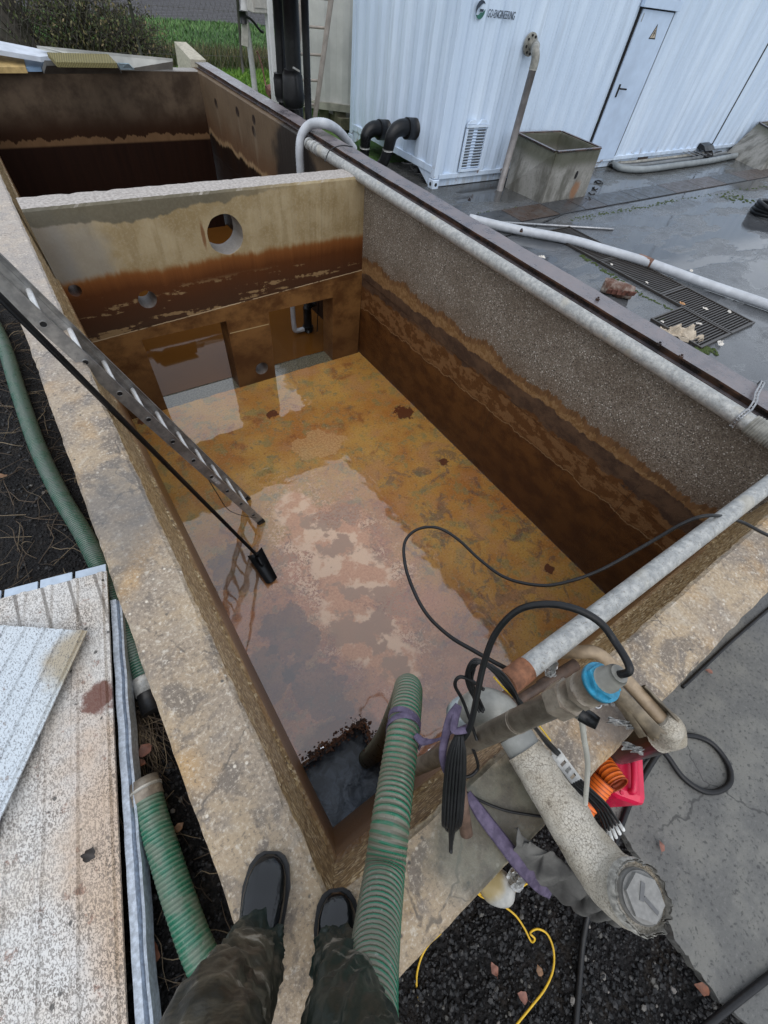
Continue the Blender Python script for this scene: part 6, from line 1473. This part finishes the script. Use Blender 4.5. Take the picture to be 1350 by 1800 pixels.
slab('white_ridge_sheet','long white metal sheet edge along the back of the heap',[(-60,78,.20),(70,100,.13),(110,96,.14),(60,84,.17),(-60,60,.25)],0,0,plain('bluish_white',(.48,.52,.58),.45,.15,5),'sheet',.05)
mgw=M('ochre_ribbed_sheet');wv=mgw.wave(16,mgw.map(rot=(0,0,20)));OCH=mgw.out(mgw.mix(wv,(.10,.09,.035),(.26,.22,.09)),.8,mgw.bump(wv,.6,.02))
slab('ribbed_sheet','mossy ochre ribbed sheet lying on top of the grey slab',[(98,109,.14),(205,111,.14),(190,95,.19),(82,92,.20)],0,0,OCH,'sheet',.05)
slab('fibre_slab','dark grey thick slab under the mossy ribbed sheet on the heap',[(74,121,.02),(212,121,.02),(205,110,.12),(78,106,.13)],0,0,plain('grey_slab',(.10,.10,.095),.85,.3,6),'slab',.05)
slab('long_sheet','long pale grey corrugated sheet stretching to the right end of the heap',[(205,119,.03),(303,118,.03),(303,103,.14),(64,80,.22),(110,88,.16)],0,0,STR,'sheet',.03)
slab('plastic_sheet','torn light blue plastic sheet beside the ribbed sheet',[(212,121,.03),(236,121,.03),(226,111,.10),(206,110,.10)],0,0,plain('plastic_blue',(.36,.48,.55),.3,.2,10),'sheet',.01)
# grass field, bank and shrubs
def blades(mb,n,xr,yr,h,wd,lean,z=-.68):
    for _ in range(n):
        y=random.uniform(*yr);t=(y-yr[0])/(yr[1]-yr[0]+1e-6);x=random.uniform(*xr)
        hh=h*random.uniform(.5,1.25);a=random.uniform(0,6.28);l=random.uniform(0,lean)*hh
        b=len(mb.v);w2=wd*random.uniform(.6,1.3)
        dx,dy=math.cos(a)*w2,math.sin(a)*w2*.4
        mb.v+=[V((x-dx,y-dy,z)),V((x+dx,y+dy,z)),V((x+math.cos(a+1)*l,y+math.sin(a+1)*l,z+hh))];mb.face((b,b+1,b+2))
def gmat(name,stops):
    m=M(name);gi=m.t.nodes.new('ShaderNodeNewGeometry').outputs['Random Per Island'];n=m.noise(.6,4,.6);f=m.math('MULTIPLY_ADD',n,.7,m.mul(gi,.45));return m.out(m.ramp(f,stops),.7,Transmission_Weight=0)
random.seed(11)
mb=MB();blades(mb,26000,(-2,9.5),(15.6,21.6),.13,.035,1.2,-.70);tag(mb.build('grass',gmat('field_grass',[(.3,(.035,.085,.025)),(.55,(.075,.17,.045)),(.8,(.14,.25,.075))])),kind='stuff')
mb=MB();blades(mb,16000,(2.8,7.5),(10.2,14.6),.07,.018,1.2,-.70);tag(mb.build('lawn_grass',gmat('lawn_grass',[(.3,(.05,.12,.012)),(.6,(.10,.22,.02)),(.85,(.19,.30,.035))])),kind='stuff')
mb=MB();blades(mb,13000,(-3,8.5),(14.5,15.9),.30,.018,.8,-.70);tag(mb.build('tall_grass',gmat('bank_grass',[(.3,(.03,.05,.014)),(.5,(.07,.10,.028)),(.68,(.12,.11,.045)),(.85,(.27,.20,.11))])),kind='stuff')
# bare shrubs: trunk, twigs and sparse leaves
BARK=plain('dark_bark',(.055,.045,.036),.9,.4,14)
LEAFG=gmat('sparse_leaves',[(.3,(.04,.06,.016)),(.6,(.09,.10,.032)),(.85,(.20,.145,.075))])
def shrub(name,label,cat,base,h,spread,nb,nl,trunk=0,seed=0,lean=(0,0)):
    random.seed(seed);t=thing(name,label,cat,base);b=V(base);mb=MB();tips=[]
    if trunk:
        tk=MB();tk.tube([b,b+V((lean[0]*.3,lean[1]*.3,h*.3)),b+V((lean[0],lean[1],h))],[trunk*1.25,trunk,trunk*.75],14,5)
        for v in tk.v:v+=V((noise.noise(v*5),noise.noise(v*5+V((3,1,1))),0))*trunk*.35
        tk.build('trunk',BARK,t)
    for _ in range(nb):
        a=random.uniform(0,6.28);p_=b+V((math.cos(a)*spread*.15*random.random(),math.sin(a)*spread*.15*random.random(),random.uniform(0,h*.25)));r=random.uniform(.006,.016);pts=[p_]
        d_=V((math.cos(a)*random.uniform(.2,1),math.sin(a)*random.uniform(.2,1),random.uniform(.5,1.3))).normalized();n=6
        for k in range(n):
            d_=(d_+V((random.gauss(0,.22),random.gauss(0,.22),random.gauss(-.05,.18)))).normalized();pts.append(pts[-1]+d_*(h/n)*random.uniform(.6,1.2))
            tips.append(pts[-1])
            if k>1:
                e=pts[-1]+V((random.gauss(0,.16),random.gauss(0,.16),random.gauss(.02,.13)));mb.tube([pts[-1],pts[-1].lerp(e,.5)+V((0,0,.03)),e],[r*.4,r*.3,r*.15],3,1,False);tips.append(e)
        mb.tube(pts,[r*(1-.12*k) for k in range(len(pts))],4,1,False)
    mb.build('twigs',BARK,t);mb=MB()
    for _ in range(nl):
        c=random.choice(tips)+V((random.gauss(0,.12),random.gauss(0,.12),random.gauss(0,.10)));s=random.uniform(.015,.04);R=rotm(random.uniform(0,360),random.uniform(0,360),random.uniform(0,360));i=len(mb.v)
        mb.v+=[c+R@V((s,0,0)),c+R@V((0,s*.5,0)),c+R@V((-s,0,0)),c+R@V((0,-s*.5,0))];mb.face((i,i+1,i+2,i+3))
    mb.build('leaves',LEAFG,t);return t
tb=Z(48,70,-.6)
shrub('bare_tree','thick dark tree trunk with bare twigs at the far left edge','tree',(1.25,14.6,-.70),2.6,1.0,60,700,.34,1,(-.5,.2))
q_=Z(125,80,-.6)
shrub('bush','tangled half-bare bush right beside the dark tree trunk','bush',(2.35,14.9,-.7),1.5,1.2,150,4200,0,2)
shrub('bush','lower dark tangled bush beyond the middle of the rubbish heap','bush',(3.25,14.6,-.7),1.0,1.0,120,2600,0,3)
# wire fence
fe=thing('wire_fence','thin chain-link fence on slim posts across the bank','fence',(4,15.4,-.7))
FM=plain('fence_grey',(.09,.085,.075),.6,.2,10)
for (x0,y0_,x1,y1_,YY) in ((222,0,247,92,14.1),(416,0,425,104,14.1)):
    b=YP(x1,y1_,YY);t_=YP(x0,-20,YY);mb=MB();mb.tube([V((b.x,YY,-.72)),b,t_],.033,8);mb.build('post',FM,fe)
mb=MB();x=-1.2
z0_,z1_=-.62,1.1;st=.11
while x<7.2:
    for s in(-1,1):
        mb.tube([(x,14.1+.004*s,z0_),(x+s*(z1_-z0_)*.6,14.1+.004*s,z1_)],.0028,3,0,False)
    x+=st
for z in(-.4,.3,1.0):mb.tube([(-2.5,14.1,z),(8,14.1,z)],.004,3,0,False)
mb.build('mesh',FM,fe)
